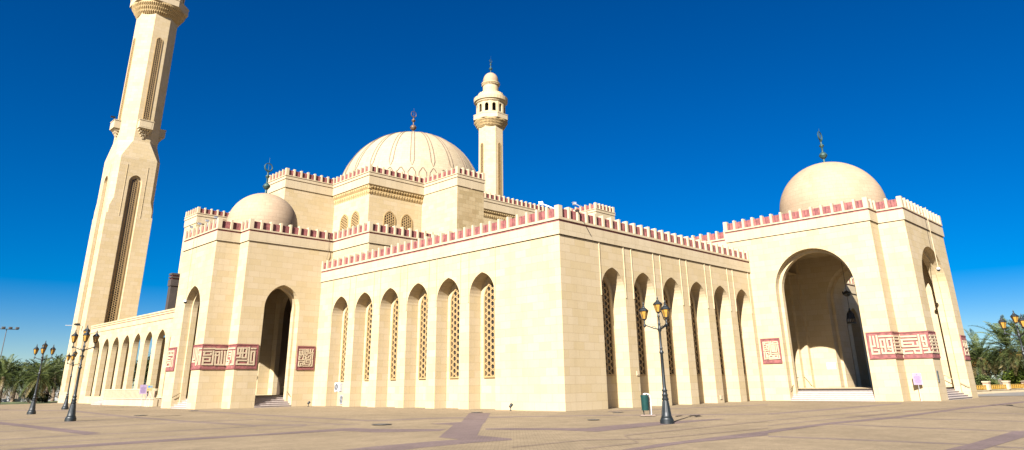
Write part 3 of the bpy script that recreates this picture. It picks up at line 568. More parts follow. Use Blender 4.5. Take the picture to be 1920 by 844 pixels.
# ------------------------------------------------------------------ the mosque
mosque = thing('mosque', (0,0,0), 'cream stone mosque with big ribbed dome, two arched portals and red crenellated parapets', 'mosque')

# --- wings
wing = MB()
LW = [8.04+4*k for k in range(6)]; RW = [5.92+4*k for k in range(6)]
def bay(uc): return dict(uc=uc, h=1.43, spr=8.15, apex=9.9, zb=0.0, depth=1.2, back=0)
fL, fR = fx(0.0), fy(0.0)
wall(wing, fL, 0, 31.9, 0, 11.60, [bay(u) for u in LW])
wall(wing, fR, 0, 28.0, 0, 11.60, [bay(u) for u in RW])
FW = [45.58+4*k for k in range(6)]
wall(wing, fR, 43.5, 71.5, 0, 11.60, [bay(u) for u in FW])
wing.face([(0.15,0.15,12.6),(71.5,0.15,12.6),(71.5,30,12.6),(0.15,30,12.6)])
wing.face([(71.5,0,0),(71.5,30,0),(71.5,30,12.6),(71.5,0,12.6)])
# slim upright mouldings beside every arch
for fr, us in ((fL, LW), (fR, RW)):
    for uc in us:
        for s in (-1.5, 1.5):
            wing.fbox(fr, uc+s-0.035, uc+s+0.035, -0.06, 0.0, 7.75, 11.59)
# shallow projecting corner course at the foot
wing_o = wing.build('wing', [M['stone']], mosque)
for fr, us in ((fL, LW), (fR, RW)):
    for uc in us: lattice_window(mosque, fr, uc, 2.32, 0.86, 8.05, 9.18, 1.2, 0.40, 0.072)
parapet(mosque, [(0,31.9),(0,0),(28.0,0)], 11.65, 12.87, 0.86)
parapet(mosque, [(43.5,0),(71.5,0)], 11.65, 12.87, 0.86)

# --- portals
def steps_mb(fr, u0, u1, n, rise, run, d0):
    mb = MB()
    for i in range(n):
        mb.fbox(fr, u0, u1, d0+run*i, d0+run*n+0.6, rise*i, rise*(i+1)-0.05)
        mb.fbox(fr, u0, u1, d0+run*i-0.05, d0+run*n+0.6, rise*(i+1)-0.049, rise*(i+1))
    return mb
def rail(parent, fr, u, d0, z0, d1, z1):
    mb = MB()
    P = [fr.p(u, d0-0.12, z0), fr.p(u, d0, z0+0.04), fr.p(u, d1, z1), fr.p(u, d1+0.25, z1)]
    mb.tube(P, 0.028)
    for t in (0.15, 0.85):
        d = d0+(d1-d0)*t; z = z0+(z1-z0)*t
        mb.tube([fr.p(u,d,z-0.01), fr.p(u,d,z-0.14)], 0.014, 6)
    mb.build('handrail', M['brass'], parent)

# portal facing the left front
PZ = 14.82
pl = MB()
def gate(uc, h, spr, apex, inner=0.22):
    return dict(uc=uc, h=h, spr=spr, apex=apex, zb=0.0, depth=0.7, inner=dict(h=h-inner, spr=spr, apex=apex-inner, zb=0.0, depth=0.5))
wall(pl, fy(31.9), -8.0, 1.06, 0, PZ, [gate(-3.98, 1.80, 8.85, 11.04)])
wall(pl, fx(-8.0), 31.9, 33.7, 0, PZ)
wall(pl, fy(33.7), -10.3, -8.0, 0, PZ)
wall(pl, fx(-10.3), 33.7, 41.7, 0, PZ, [gate(37.5, 1.85, 8.8, 11.0)])
wall(pl, fy(41.7, 1), -10.3, -8.0, 0, PZ)
wall(pl, fx(-8.0), 41.7, 43.5, 0, PZ)
wall(pl, fy(43.5, 1), -8.0, 1.06, 0, PZ)
# inside faces, floor and ceiling
wall(pl, fx(-9.1, 1), 34.4, 41.0, 0.0, 14.2, [dict(uc=37.5, h=1.63, spr=8.8, apex=10.78, zb=0, depth=0.0)])
wall(pl, fy(34.4, 1), -9.1, -7.3, 0.0, 14.2); wall(pl, fx(-7.3, 1), 33.1, 34.4, 0.0, 14.2)
wall(pl, fy(41.0), -9.1, -7.3, 0.0, 14.2); wall(pl, fx(-7.3, 1), 41.0, 42.3, 0.0, 14.2)
wall(pl, fy(33.1, 1), -7.3, 0.6, 0.0, 14.2, [dict(uc=-3.98, h=1.58, spr=8.85, apex=10.82, zb=0, depth=0.0)])
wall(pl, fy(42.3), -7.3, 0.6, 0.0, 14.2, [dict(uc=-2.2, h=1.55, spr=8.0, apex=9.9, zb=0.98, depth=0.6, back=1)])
wall(pl, fx(0.6), 33.1, 42.3, 0.0, 14.2, [dict(uc=38.6, h=2.7, spr=9.0, apex=11.9, zb=0.98, depth=0.5, back=1)])  # dark back paints the unlit passage into the hall
for z in (14.2, 0.98):
    pl.face([(-9.1,34.4,z),(-7.3,34.4,z),(-7.3,41.0,z),(-9.1,41.0,z)])
    pl.face([(-7.3,33.1,z),(0.6,33.1,z),(0.6,42.3,z),(-7.3,42.3,z)])
pl.face([(-10.1,33.9,15.2),(-8.0,33.9,15.2),(-8.0,41.5,15.2),(-10.1,41.5,15.2)])
pl.face([(-7.9,32.1,15.21),(1.5,32.1,15.21),(1.5,43.3,15.21),(-7.9,43.3,15.21)])
portal_l = pl.build('portal', [M['stone'], M['void']], mosque)
fr = fy(31.9); steps_mb(fr, -5.77, -2.21, 6, 0.163, 0.30, 0.02).build('steps', M['marble'], portal_l)
rail(portal_l, fr, -2.33, 0.15, 0.95, 1.75, 1.95)
fr = fx(-10.3); steps_mb(fr, 35.66, 39.34, 6, 0.163, 0.30, 0.02).build('steps', M['marble'], portal_l)
rail(portal_l, fr, 39.22, 0.1, 0.95, 1.75, 1.95); rail(portal_l, fr, 35.78, 0.1, 0.95, 1.75, 1.95)

# portal facing the right front
pr = MB()
wall(pr, fx(28.0), -11.7, 2.05, 0, PZ, [gate(-5.95, 3.60, 9.62, 13.18, 0.28)], n=14)
wall(pr, fy(-11.7), 28.0, 29.95, 0, PZ)
wall(pr, fx(29.95), -13.9, -11.7, 0, PZ)
wall(pr, fy(-13.9), 29.95, 41.55, 0, PZ, [gate(35.8, 3.70, 9.6, 13.18, 0.28)], n=14)
wall(pr, fx(41.55, 1), -13.9, -11.7, 0, PZ)
wall(pr, fy(-11.7), 41.55, 43.5, 0, PZ)
wall(pr, fx(43.5, 1), -11.7, 2.05, 0, PZ, [dict(uc=-5.95, h=3.32, spr=9.62, apex=12.9, zb=0, depth=0.0)], n=14)
wall(pr, fy(2.05, 1), 28.0, 43.5, 11.0, PZ)
# inside
big = dict(uc=-5.95, h=3.32, spr=9.62, apex=12.90, zb=0, depth=0.0)
wall(pr, fx(29.2, 1), -11.0, 2.2, 0.0, 14.2, [dict(big)], n=14)
wall(pr, fy(-11.0, 1), 29.2, 30.6, 0.0, 14.2); wall(pr, fx(30.6, 1), -12.7, -11.0, 0.0, 14.2)
wall(pr, fx(40.0), -12.7, 0.25, 0.0, 14.2, [dict(uc=-5.95, h=3.60, spr=9.62, apex=13.18, zb=0, depth=1.0, inner=dict(h=3.32, spr=9.62, apex=12.9, zb=0, depth=2.6))], n=14)
wall(pr, fy(-12.7, 1), 30.6, 40.0, 0.0, 14.2, [dict(uc=35.8, h=3.42, spr=9.6, apex=12.9, zb=0, depth=0.0)], n=14)
wall(pr, fy(0.25), 39.4, 40.0, 0.0, 14.2); wall(pr, fx(39.4), 0.25, 1.0, 0.0, 14.2)
wall(pr, fy(1.0), 38.8, 39.4, 0.0, 14.2); wall(pr, fx(38.8), 1.0, 2.2, 0.0, 14.2)
wall(pr, fy(2.2), 29.2, 38.8, 0.0, 14.2, [dict(uc=34.4, h=3.4, spr=8.2, apex=11.6, zb=0.98, depth=2.5, back=1)], n=14)  # dark back paints the gloom of the passage behind
# engaged blind arch on the far wall
for z in (14.2, 0.98):
    pr.face([(29.2,-11.0,z),(40.0,-11.0,z),(40.0,2.2,z),(29.2,2.2,z)])
    pr.face([(30.6,-12.7,z),(40.0,-12.7,z),(40.0,-11.0,z),(30.6,-11.0,z)])
pr.face([(40.0,-9.3,0.975),(43.45,-9.3,0.975),(43.45,-2.6,0.975),(40.0,-2.6,0.975)])
pr.face([(28.2,-11.5,15.2),(43.3,-11.5,15.2),(43.3,1.9,15.2),(28.2,1.9,15.2)])
pr.face([(30.2,-13.7,15.21),(41.3,-13.7,15.21),(41.3,-11.5,15.21),(30.2,-11.5,15.21)])
portal_r = pr.build('portal', [M['stone'], M['void']], mosque)
fr = fx(28.0); steps_mb(fr, -9.53, -2.36, 6, 0.163, 0.30, 0.02).build('steps', M['marble'], portal_r)
rail(portal_r, fr, -2.48, 0.15, 0.95, 1.75, 1.95); rail(portal_r, fr, -3.1, 1.9, 1.95, 3.2, 1.2)
fr = fy(-13.9); steps_mb(fr, 32.12, 39.48, 6, 0.163, 0.30, 0.02).build('steps', M['marble'], portal_r)
rail(portal_r, fr, 39.36, 0.1, 0.95, 1.75, 1.95)
# wall plaques
q = MB(); q.fbox(fx(40.0), -2.15, -1.25, -0.04, 0, 2.75, 3.4, 0)
for k in range(4): q.fbox(fx(40.0), -2.05+0.1*(k % 2), -1.35-0.08*(k % 3), -0.045, -0.041, 3.22-0.11*k, 3.25-0.11*k, 1)
q.build('wall_plaque', [M['white'], M['grille']], portal_r)
q = MB(); q.fbox(fy(-13.9), 30.22, 30.54, -0.05, 0, 1.42, 2.32, 0)
for k in range(3): q.fbox(fy(-13.9), 30.27, 30.49, -0.06, -0.051, 1.5+0.28*k, 1.7+0.28*k, 1)
q.build('wall_plaque', [M['grille'], M['bronze']], portal_r)

# calligraphy bands
def band(parent, key, fr, u0, u1, w=0.135, edges=(0,0), z0=3.30, z1=5.46):
    calligraphy(parent, fr, u0, u1, z0, z1, CALLI[key][2], w, edges=edges)
band(portal_r, 'right_x28', fx(28.0), -11.76, -9.72, edges=(0,1))
band(portal_r, 'right_ym11', fy(-11.7), 28.052, 29.85)
band(portal_r, 'right_x2995', fx(29.95), -13.96, -11.79)
band(portal_r, 'right_ym13', fy(-13.9), 30.003, 32.0, edges=(0,1))
band(portal_r, 'rside', fy(-13.9), 39.75, 41.5, edges=(1,0))
band(portal_r, 'rpanel', fx(28.0), -2.08, -0.22, w=0.10, edges=(1,1), z0=3.2, z1=5.44)
band(portal_l, 'left_y319', fy(31.9), -7.947, -5.97, edges=(0,1))
band(portal_l, 'left_xm8', fx(-8.0), 31.84, 33.60)
band(portal_l, 'left_y337', fy(33.7), -10.247, -8.09)
band(portal_l, 'left_xm10', fx(-10.3), 33.64, 35.62, edges=(0,1))
band(portal_l, 'lside', fx(-10.3), 39.65, 41.7, edges=(1,0), w=0.13)
band(portal_l, 'lpanel', fy(31.9), -2.03, -0.15, w=0.085, edges=(1,1), z0=3.25, z1=5.44)

parapet(mosque, [(1.06,43.5),(-8,43.5),(-8,41.7),(-10.3,41.7),(-10.3,33.7),(-8,33.7),(-8,31.9),(1.06,31.9),(1.06,25.4),(30,25.4)], 14.87, 16.06, 0.90, 0.96)
parapet(mosque, [(31.4,33),(31.4,2.05),(28,2.05),(28,-11.7),(29.95,-11.7),(29.95,-13.9),(41.55,-13.9),(41.55,-11.7),(43.5,-11.7),(43.5,2.05),(40.1,2.05),(40.1,33)], 14.87, 16.06, 0.90, 0.96)
# storey between the wings and the hall
mid = MB()
wall(mid, fx(1.06), 25.4, 31.9, 11.8, PZ); wall(mid, fx(1.06), 43.5, 50.0, 9.4, PZ); wall(mid, fy(25.4), 1.06, 31.4, 11.8, PZ)
wall(mid, fx(31.4), 2.05, 33, 0, PZ); wall(mid, fx(40.1, 1), 2.05, 33, 0, PZ); wall(mid, fy(50.0, 1), 1.06, 12, 0, PZ)
mid.face([(1.3,25.6,15.22),(31,25.6,15.22),(31,49.8,15.22),(1.3,49.8,15.22)])
mid.face([(31.6,2.2,15.22),(39.9,2.2,15.22),(39.9,40,15.22),(31.6,40,15.22)])
mid.build('lower_storey', [M['stone']], mosque)

dl = dome(mosque, (-4.15,37.65), 3.55, 17.75, 21.2, M['pink_dome'], name='dome')
finial(dl, (0,0), 21.18, [(22.06,0.36),(23.16,0.21)], 24.21, 0.43, 25.3, M['bronze'], base_r=0.26)
dr = dome(mosque, (35.75,-5.94), 5.05, 18.05, 23.0, M['pink_dome'], name='dome')
finial(dr, (0,0), 22.98, [(23.93,0.38),(25.0,0.22)], 26.1, 0.48, 26.95, M['bronze'], base_r=0.26)

# --- prayer hall
hall = MB()
HB, HZ = 12.0, 25.80
wall(hall, fx(11.0), 41.0, 49.2, HB, HZ); wall(hall, fy(41.0), 11.0, 19.4, HB, HZ)
wall(hall, fy(49.2), 3.75, 11.0, HB, HZ); wall(hall, fx(3.75), 49.2, 53.8, 0, HZ); wall(hall, fy(53.8, 1), 3.75, 11.0, 0, HZ)
wall(hall, fx(11.0), 53.8, 77.2, 0, HZ); wall(hall, fy(77.2), 3.75, 11.0, 0, HZ); wall(hall, fx(3.75), 77.2, 81.8, 0, HZ); wall(hall, fy(81.8, 1), 3.75, 11, 0, HZ)
hall.face([(11,49.2,27),(11,41,27),(60.5,41,27),(60.5,90,27),(11,90,27)])
wall(hall, fx(11.0), 81.8, 90.0, 0, HZ); wall(hall, fy(41.0), 24.0, 47.8, HB, HZ); wall(hall, fy(41.0), 52.4, 60.85, HB, HZ)
wall(hall, fx(47.8), 33.8, 41.0, HB, HZ); wall(hall, fx(52.4, 1), 33.8, 41.0, HB, HZ); wall(hall, fx(60.5, 1), 41, 90, 0, HZ)
for c in ((3.9,49.4,11,53.6),(3.9,77.4,11,81.6),(19.6,34,23.8,41),(48,34,52.2,41)):
    hall.face([(c[0],c[1],26.9),(c[2],c[1],26.9),(c[2],c[3],26.9),(c[0],c[3],26.9)])
hall_o = hall.build('prayer_hall', [M['stone']], mosque)
hb = MB()
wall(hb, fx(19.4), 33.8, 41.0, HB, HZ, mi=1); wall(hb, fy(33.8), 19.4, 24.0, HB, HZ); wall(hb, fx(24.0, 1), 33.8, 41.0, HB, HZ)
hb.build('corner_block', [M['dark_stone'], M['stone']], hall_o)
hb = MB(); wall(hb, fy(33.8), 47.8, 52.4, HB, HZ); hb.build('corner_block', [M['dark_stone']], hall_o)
HP = [(10.65,90),(10.65,81.8),(3.75,81.8),(3.75,77.2),(10.65,77.2),(10.65,53.8),(3.75,53.8),(3.75,49.2),(10.65,49.2),(10.65,40.65),(19.4,40.65),(19.4,33.8),(24.0,33.8),(24.0,40.65),(47.8,40.65),(47.8,33.8),(52.4,33.8),(52.4,40.65),(60.85,40.65),(60.85,90)]
parapet(mosque, HP, 25.84, 27.45, 0.92, 0.97, kind='hall')
mq = MB()
def cornice(fr, u0, u1):
    # fr plane = the wall face; the fascia stands 0.35 in front of it
    mq.fbox(fr, u0, u1, -0.33, 0.0, 25.70, 25.838)
    mq.fbox(fr, u0, u1, -0.16, 0.0, 25.10, 25.22)
    teeth_line(mq, fr, u0, u1, 0.42, 0.62, [(-0.33,25.70),(-0.33,25.52),(-0.12,25.225),(0,25.225),(0,25.70)])
    teeth_line(mq, fr, u0, u1, 0.42, 0.62, [(-0.16,25.10),(-0.16,24.92),(-0.02,24.62),(0,24.62),(0,25.10)])
cornice(fx(11.0), 41.0, 49.18); cornice(fy(41.0), 11.0, 19.38); cornice(fy(41.0), 24.02, 47.78)
cornice(fx(11.0), 53.82, 77.18)
mq.box((10.67,40.67,25.70),(11.0,41.0,25.838)); mq.box((10.72,40.72,25.3),(11.0,41.0,25.70)); mq.box((10.84,40.84,24.8),(11.0,41.0,25.22))
mq.build('muqarnas_cornice', [M['muqarnas']], hall_o)
for fr, cs in ((fx(11.0), (43.85, 46.43)), (fy(41.0), (14.2, 16.9))):
    for uc in cs: lattice_window(mosque, fr, uc, 18.6, 0.80, 21.75, 22.78, 0.0, 0.30, 0.058, fw=0.14, proud=0.10)

bd = dome(mosque, (35.75,65.6), 12.6, 32.9, 44.85, M['dome'], n=88, name='dome', rings=26)
dm = MB(); dm.lathe([(12.9,26.5),(12.9,32.2)], (0,0), 44); dm.build('drum', M['dome'], bd)
finial(bd, (0,0), 44.83, [(46.45,0.56),(47.85,0.34)], 49.1, 0.56, 50.3, M['bronze_brown'], base_r=0.40)
def on_dome(a, t, off=0.0):
    r = (12.6+off)*math.cos(t); return (r*math.cos(a), r*math.sin(a), 32.9 + (11.95+off)*math.sin(t))
def rib_mb():
    mb = MB(); rows = []
    for i in range(17):
        t = R(12.5 + 73.5*i/16.0)
        w = 0.40*(0.35+0.65*math.cos(t)) * (0.15 if i == 0 else 1.0)
        rr = max(12.6*math.cos(t), 0.6)
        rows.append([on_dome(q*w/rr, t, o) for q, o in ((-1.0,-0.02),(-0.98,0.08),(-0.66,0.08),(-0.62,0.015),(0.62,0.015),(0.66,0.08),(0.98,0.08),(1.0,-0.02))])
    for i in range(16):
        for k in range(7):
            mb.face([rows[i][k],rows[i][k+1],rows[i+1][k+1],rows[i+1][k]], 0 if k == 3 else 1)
    return mb
def trefoil_mb():
    mb = MB(); pts = []
    for i in range(13):
        w = -1 + 2*i/12.0
        t = R(1.5 + 9.0*max(0.0, 1-w*w)**0.42)
        pts.append(on_dome(w*0.5/12.0*(1.0 if abs(w) < 0.75 else 1.35), t))
    mb.tube(pts, 0.085, 4)
    return mb
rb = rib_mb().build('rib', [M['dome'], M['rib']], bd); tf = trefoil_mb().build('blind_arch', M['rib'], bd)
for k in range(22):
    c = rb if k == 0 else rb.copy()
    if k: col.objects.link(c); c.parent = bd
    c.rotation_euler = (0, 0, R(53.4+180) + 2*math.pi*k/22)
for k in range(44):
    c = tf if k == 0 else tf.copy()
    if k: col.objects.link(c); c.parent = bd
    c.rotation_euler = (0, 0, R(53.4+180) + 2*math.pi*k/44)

# --- arcade along the courtyard
AX = -6.4
ar = MB()
AC = [47.5+4*k for k in range(9)]
def abay(uc, dep): return dict(uc=uc, h=1.38, spr=6.45, apex=8.22, zb=0.9, depth=dep)
wall(ar, fx(AX), 43.5, 83.45, 0, 9.25, [abay(u, 0.62) for u in AC])
wall(ar, fx(AX+0.62, 1), 43.5, 83.45, 0, 9.25, [dict(abay(u, 0.0), depth=0.0) for u in AC])
prof = [(0,9.25),(-0.05,9.25),(-0.05,9.30),(0.06,9.30),(0.06,9.86),(0.02,9.86),(0.02,9.94),(0.08,9.94),(0.08,10.12),(0.04,10.12),(0.04,10.18),(0.12,10.18),(0.12,10.36),(-0.6,10.36),(-0.6,9.25)]
ar.sweep([(AX,83.45),(AX,43.55)], prof, [0,0,0,0,0,1,0,0,0,1,0,0,0,0])
wall(ar, fx(3.0), 43.5, 83.4, 0, 9.0, [dict(uc=u, h=1.5, spr=5.2, apex=7.2, zb=0.9, depth=0.8, back=2) for u in [47.5+4*k for k in range(9)]])
wall(ar, fy(83.4), -0.7, 0.2, 0, 9.0); 
ar.face([(AX,43.5,0.9),(3,43.5,0.9),(3,83.4,0.9),(AX,83.4,0.9)])
ar.face([(AX,43.5,9.26),(3,43.5,9.26),(3,83.4,9.26),(AX,83.4,9.26)])
wall(ar, fy(83.4), AX+0.63, -0.7, 0.9, 9.0)
arc_o = ar.build('arcade', [M['stone'], M['red'], M['void']], mosque)
tw = MB()
tw.box((-8.5,49.0,0),(AX-0.01,65.7,0.78)); tw.fbox(fx(-8.5), 49.0, 65.7, -0.03, 0, 0.70, 0.79)
tw.fbox(fx(-8.5), 49.0, 65.7, -0.012, -0.002, 0.64, 0.68, 1)
tw.build('terrace_wall', [M['trim'], M['grille']], arc_o)
bl = MB(); nb = 42
bl.box((-8.48,49.0,1.66),(-8.26,65.7,1.76))
for k in range(nb+1):
    y = 49.1+16.5*k/nb
    bl.box((-8.46,y-0.10,0.785),(-8.28,y+0.10,1.66), 0)
    if k < nb: bl.box((-8.42,y+0.10,0.785),(-8.32,y+0.293,1.60), 1)
bl.build('balustrade', [M['trim'], M['red']], arc_o)
steps_mb(fx(-8.6), 65.9, 69.6, 5, 0.18, 0.36, 0.0).build('steps', M['marble'], arc_o)
# dark stone stair head behind the arcade roof
st = MB()
st.box((-1.75,68.3,9.3),(1.8,69.2,14.9)); st.box((-1.85,68.2,14.9),(1.9,69.3,15.75)); st.box((-1.7,68.35,15.75),(1.75,69.15,15.95),1); st.box((-1.85,68.2,15.95),(1.9,69.3,16.15)); st.box((-1.7,68.35,16.15),(1.75,69.15,16.35),1); st.box((-1.85,68.2,16.35),(1.9,69.3,16.6))
st.build('stair_head', [M['bark_brown'], M['red_dark']], mosque)

# merlon posts: the nearest hundred as parts of their parapets, the rest as one part
POSTS.sort(key=lambda t: t[0])
pm = {}
rest = MB()
for i, (dist, x, y, z, rz, h, corner, par) in enumerate(POSTS):
    w, dpt = (0.40, 0.40) if corner else (0.20, 0.42)
    if i < 100:
        key = (w, h)
        if key not in pm:
            mb = MB(); mb.box((-w/2,-dpt/2,0),(w/2,dpt/2,h)); b0 = mb.build('merlon', M['trim'], par); pm[key] = b0; b = b0
        else:
            b = pm[key].copy(); col.objects.link(b); b.parent = par
        b.location = (x, y, z); b.rotation_euler = (0, 0, rz)
    else:
        a, c = (w/2, dpt/2) if abs(rz) < 0.1 else (dpt/2, w/2)
        rest.box((x-a,y-c,z),(x+a,y+c,z+h))
r_ = rest.build('merlons', M['trim'], mosque); r_['kind'] = 'stuff'

# small fittings on the walls
q = MB(); q.fbox(fR, 8.1, 8.42, -0.06, 0, 2.2, 2.5); q.fbox(fR, 8.16, 8.36, -0.07, -0.061, 2.26, 2.32); q.build('junction_box', M['trim'], mosque)
q = MB(); q.fbox(fR, 19.8, 20.1, -0.05, 0, 0.3, 0.62); q.build('junction_box', M['trim'], mosque)
q = MB(); q.tube([(0.38,31.72,16.6),(0.38,31.72,14.5),(0.30,31.75,14.1),(0.42,31.78,13.75),(0.42,31.8,13.0)], 0.03, 6); q.build('drain_pipe', M['rib'], mosque)

# ------------------------------------------------------------------ minarets
def minaret(loc, label):
    root = thing('minaret', loc, label, 'minaret', 'minarets of the mosque')
    s, c1 = 3.3, 0.65
    sh = MB()
    dirs = [((1,0),(0,-1)), ((0,1),(-1,0)), ((1,0),(0,1)), ((0,1),(1,0))]   # (u axis, outward)
    faces = []
    for (ux, uy), (nx, ny) in dirs:
        fr = Frame(nx*s, ny*s, ux, uy, -nx, -ny); faces.append(fr)
        w = s - c1
        wall(sh, fr, -w, w, 0, 36.1, [dict(uc=0, h=0.95, spr=32.2, apex=33.3, zb=1.5, depth=0.38, back=0, sill=True)])
        for sg in (-1, 1):
            a, b = sg*w, sg*s
            for poly in ([(a,0),(b,0),(b,26.9),(a,26.9)], [(a,26.9),(b,26.9),(sg*(s-0.22),27.0),(sg*(s-0.22),28.1),(a,29.4)]):
                sh.face([fr.p(u,0,z) for u, z in poly])
        for sg in (-1.5, 1.5):
            sh.fbox(fr, sg-0.04, sg+0.04, -0.05, 0, 26.7, 34.9)
    # chamfers at the corners
    for sx in (-1, 1):
        for sy in (-1, 1):
            P = lambda c, z, w: ((sx*s, sy*(s-c), z) if w else (sx*(s-c), sy*s, z))
            sh.face([P(0,26.9,0),P(0.22,27.0,0),P(0.22,27.0,1)]); sh.face([P(0.22,27.0,0),P(0.22,28.1,0),P(0.22,28.1,1),P(0.22,27.0,1)])
            sh.face([P(0.22,28.1,0),P(c1,29.4,0),P(c1,29.4,1),P(0.22,28.1,1)]); sh.face([P(c1,29.4,0),P(c1,36.1,0),P(c1,36.1,1),P(c1,29.4,1)])
    a2 = 2.95; c2 = a2*(1-math.tan(R(22.5)))
    def ring(h, c, z):
        return [(-h+c,-h,z),(h-c,-h,z),(h,-h+c,z),(h,h-c,z),(h-c,h,z),(-h+c,h,z),(-h,h-c,z),(-h,-h+c,z)]
    A, B, C2 = ring(s, c1, 36.1), ring(a2, c2, 39.0), ring(a2, c2, 62.6)
    for X, Y in ((A, B), (B, C2)):
        for i in range(8):
            j = (i+1) % 8; sh.face([X[i], X[j], Y[j], Y[i]])
    sh.build('shaft', [M['stone']], root)
    for fr, ((ux, uy), (nx, ny)) in zip(faces, dirs):
        lattice_window(root, fr, 0, 2.0, 0.52, 32.2, 32.82, 0.38, 0.30, 0.036, fw=0.10, proud=0.10, n=5)
        f2 = Frame(nx*a2, ny*a2, ux, uy, -nx, -ny)
        lattice_window(root, f2, 0, 42.3, 0.40, 56.9, 57.42, 0.0, 0.29, 0.036, fw=0.12, proud=0.10, n=5)
        bk = MB()
        bk.fbox(f2, -1.05, 1.05, -0.95, -0.002, 41.0, 42.25); bk.fbox(f2, -1.12, 1.12, -1.02, -0.002, 42.25, 42.37)
        bk.fbox(f2, -0.8, 0.8, -0.97, -0.951, 41.2, 42.05)
        for k, (hw, d, z) in enumerate(((0.92,0.78,40.62),(0.68,0.55,40.22),(0.44,0.34,39.82),(0.2,0.16,39.42))):
            teeth_line(bk, f2, -hw, hw, 0.36, 0.75, [(-d,z+0.385),(-d,z+0.26),(-d*0.55,z),(-0.002,z),(-0.002,z+0.385)])
        bk.build('balconet', [M['trim']], root)
    mq = MB()
    mq.lathe([(2.95,61.55),(3.15,61.9),(3.15,62.12),(3.5,62.15),(3.55,62.72),(3.85,62.75),(3.9,63.32),(4.2,63.36),(4.22,63.62)], (0,0), 48, cap=False)
    teeth_ring(mq, 60, 0.5, [(2.9,62.12),(3.48,62.12),(3.46,62.0),(3.12,61.62),(2.9,61.62)])
    teeth_ring(mq, 68, 0.5, [(3.3,62.72),(3.84,62.72),(3.82,62.6),(3.52,62.2),(3.3,62.2)])
    teeth_ring(mq, 76, 0.5, [(3.7,63.33),(4.2,63.33),(4.18,63.2),(3.88,62.8),(3.7,62.8)])
    mq.build('muqarnas', [M['muqarnas']], root)
    bal = MB()
    k8 = 1/math.cos(R(22.5))
    bal.lathe([(4.0,63.6),(4.22*k8,63.61),(4.22*k8,64.72),(4.28*k8,64.73),(4.28*k8,64.92),(4.0*k8,64.92),(4.0*k8,64.0),(1.0,64.0)], (0,0), 8, 0, rot=R(22.5), cap=False)
    bal.build('balcony', [M['trim']], root)
    ga = MB()
    for k in range(12):
        a = R(30*k); ap = 3.55
        fr = Frame(math.cos(a)*ap, math.sin(a)*ap, -math.sin(a), math.cos(a), -math.cos(a), -math.sin(a))
        hw = ap*math.tan(R(15))
        wall(ga, fr, -hw, hw, 64.0, 68.9, [dict(uc=0, h=0.47, spr=67.2, apex=67.75, zb=65.55, depth=0.35)], n=5)
    ga.lathe([(1.9,64.0),(1.9,68.9)], (0,0), 12, 1)  # core coloured dark to stand in for the shaded gallery interior
    ga.build('gallery', [M['stone'], M['void']], root)
    ro = MB()
    ro.lathe([(3.5,68.2),(3.85,68.35),(3.95,68.6),(4.25,68.8),(4.33,69.75),(4.1,69.8),(3.35,70.45),(3.2,70.9),(2.2,71.45)], (0,0), 32, cap=False)
    teeth_ring(ro, 40, 0.5, [(3.4,68.5),(3.85,68.5),(3.82,68.38),(3.6,68.1),(3.4,68.1)])
    teeth_ring(ro, 26, 0.55, [(2.8,70.7),(3.2,70.7),(3.17,71.1),(2.8,71.1)])
    ro.build('canopy', [M['stone']], root)
    cu = MB(); cu.lathe([(2.0,71.3),(1.98,73.6),(2.2,73.75),(2.38,73.95),(2.38,74.15),(1.95,74.2)], (0,0), 28, cap=False)
    teeth_ring(cu, 36, 0.5, [(1.95,73.75),(2.3,73.75),(2.28,73.6),(2.05,73.35),(1.95,73.35)])
    cu.build('lantern_drum', [M['stone']], root)
    d = dome(root, (0,0), 1.95, 74.9, 77.2, M['pink_dome'], n=28, rings=10)
    finial(d, (0,0), 77.1, [(78.4,0.42),(79.6,0.26)], 80.6, 0.42, 82.0, M['bronze'], base_r=0.3)
    return root
mn = minaret((-4.0,86.8,0), 'tall pale stone minaret beside the arcade, cut off by the top of the photo')
m2 = copy_tree(mn); m2.location = (75.4,86.8,0)
m2['label'] = 'whole slender minaret rising behind the big ribbed dome, with green crescent finial'
# ------------------------------------------------------------------ ground
g = MB(); g.face([(-900,-900,0),(900,-900,0),(900,900,0),(-900,900,0)])
go = g.build('ground', M['paving']); tag(go, 'tan block paving of the wide mosque forecourt', 'ground', kind='structure')
s_ = MB()
for i, poly in enumerate(STRIPES[:7]): s_.face([(x,y,0.0045+0.0002*i) for x, y in poly])
so = s_.build('paving_stripes', M['mauve']); tag(so, 'mauve paving bands laid in angular patterns', 'paving', kind='structure')
s_ = MB()
for i, poly in enumerate(STRIPES[7:]): s_.face([(x,y,0.0015+0.00004*i) for x, y in poly])
so = s_.build('paving_joint_lines', M['mauve_light']); tag(so, 'thin pale mauve paving lines between the bands', 'paving', kind='structure')
s_ = MB()
for i, poly in enumerate(GREYS): s_.face([(x,y,0.0062+0.0001*i) for x, y in poly])
so = s_.build('paving_lines', M['grey_pave']); tag(so, 'thin greyish paving lines on the forecourt', 'paving', kind='structure')
rd = MB(); rd.face([(45.5,-11.2,0.03),(61.5,-10.6,0.03),(120,-16.2,0.03),(120,-30,0.03),(70,-24,0.03),(50,-16.5,0.03)])
ro = rd.build('road', M['asphalt']); tag(ro, 'grey asphalt road along the garden fence', 'road', kind='structure')
gv = MB(); gv.face([(-60,88.5,0.02),(-8.6,88.5,0.02),(-2,110,0.02),(40,140,0.02),(-80,140,0.02)])
gr = gv.build('verge', M['grass']); tag(gr, 'dry grass verge under the palms', 'grass', kind='structure')
gv = MB(); gv.face([(50,-5,0.02),(60,-8.8,0.02),(140,-17,0.02),(140,30,0.02),(60,30,0.02),(50,10,0.02)])
gr = gv.build('verge', M['grass']); tag(gr, 'planted garden soil behind the gilded fence', 'grass', kind='structure')

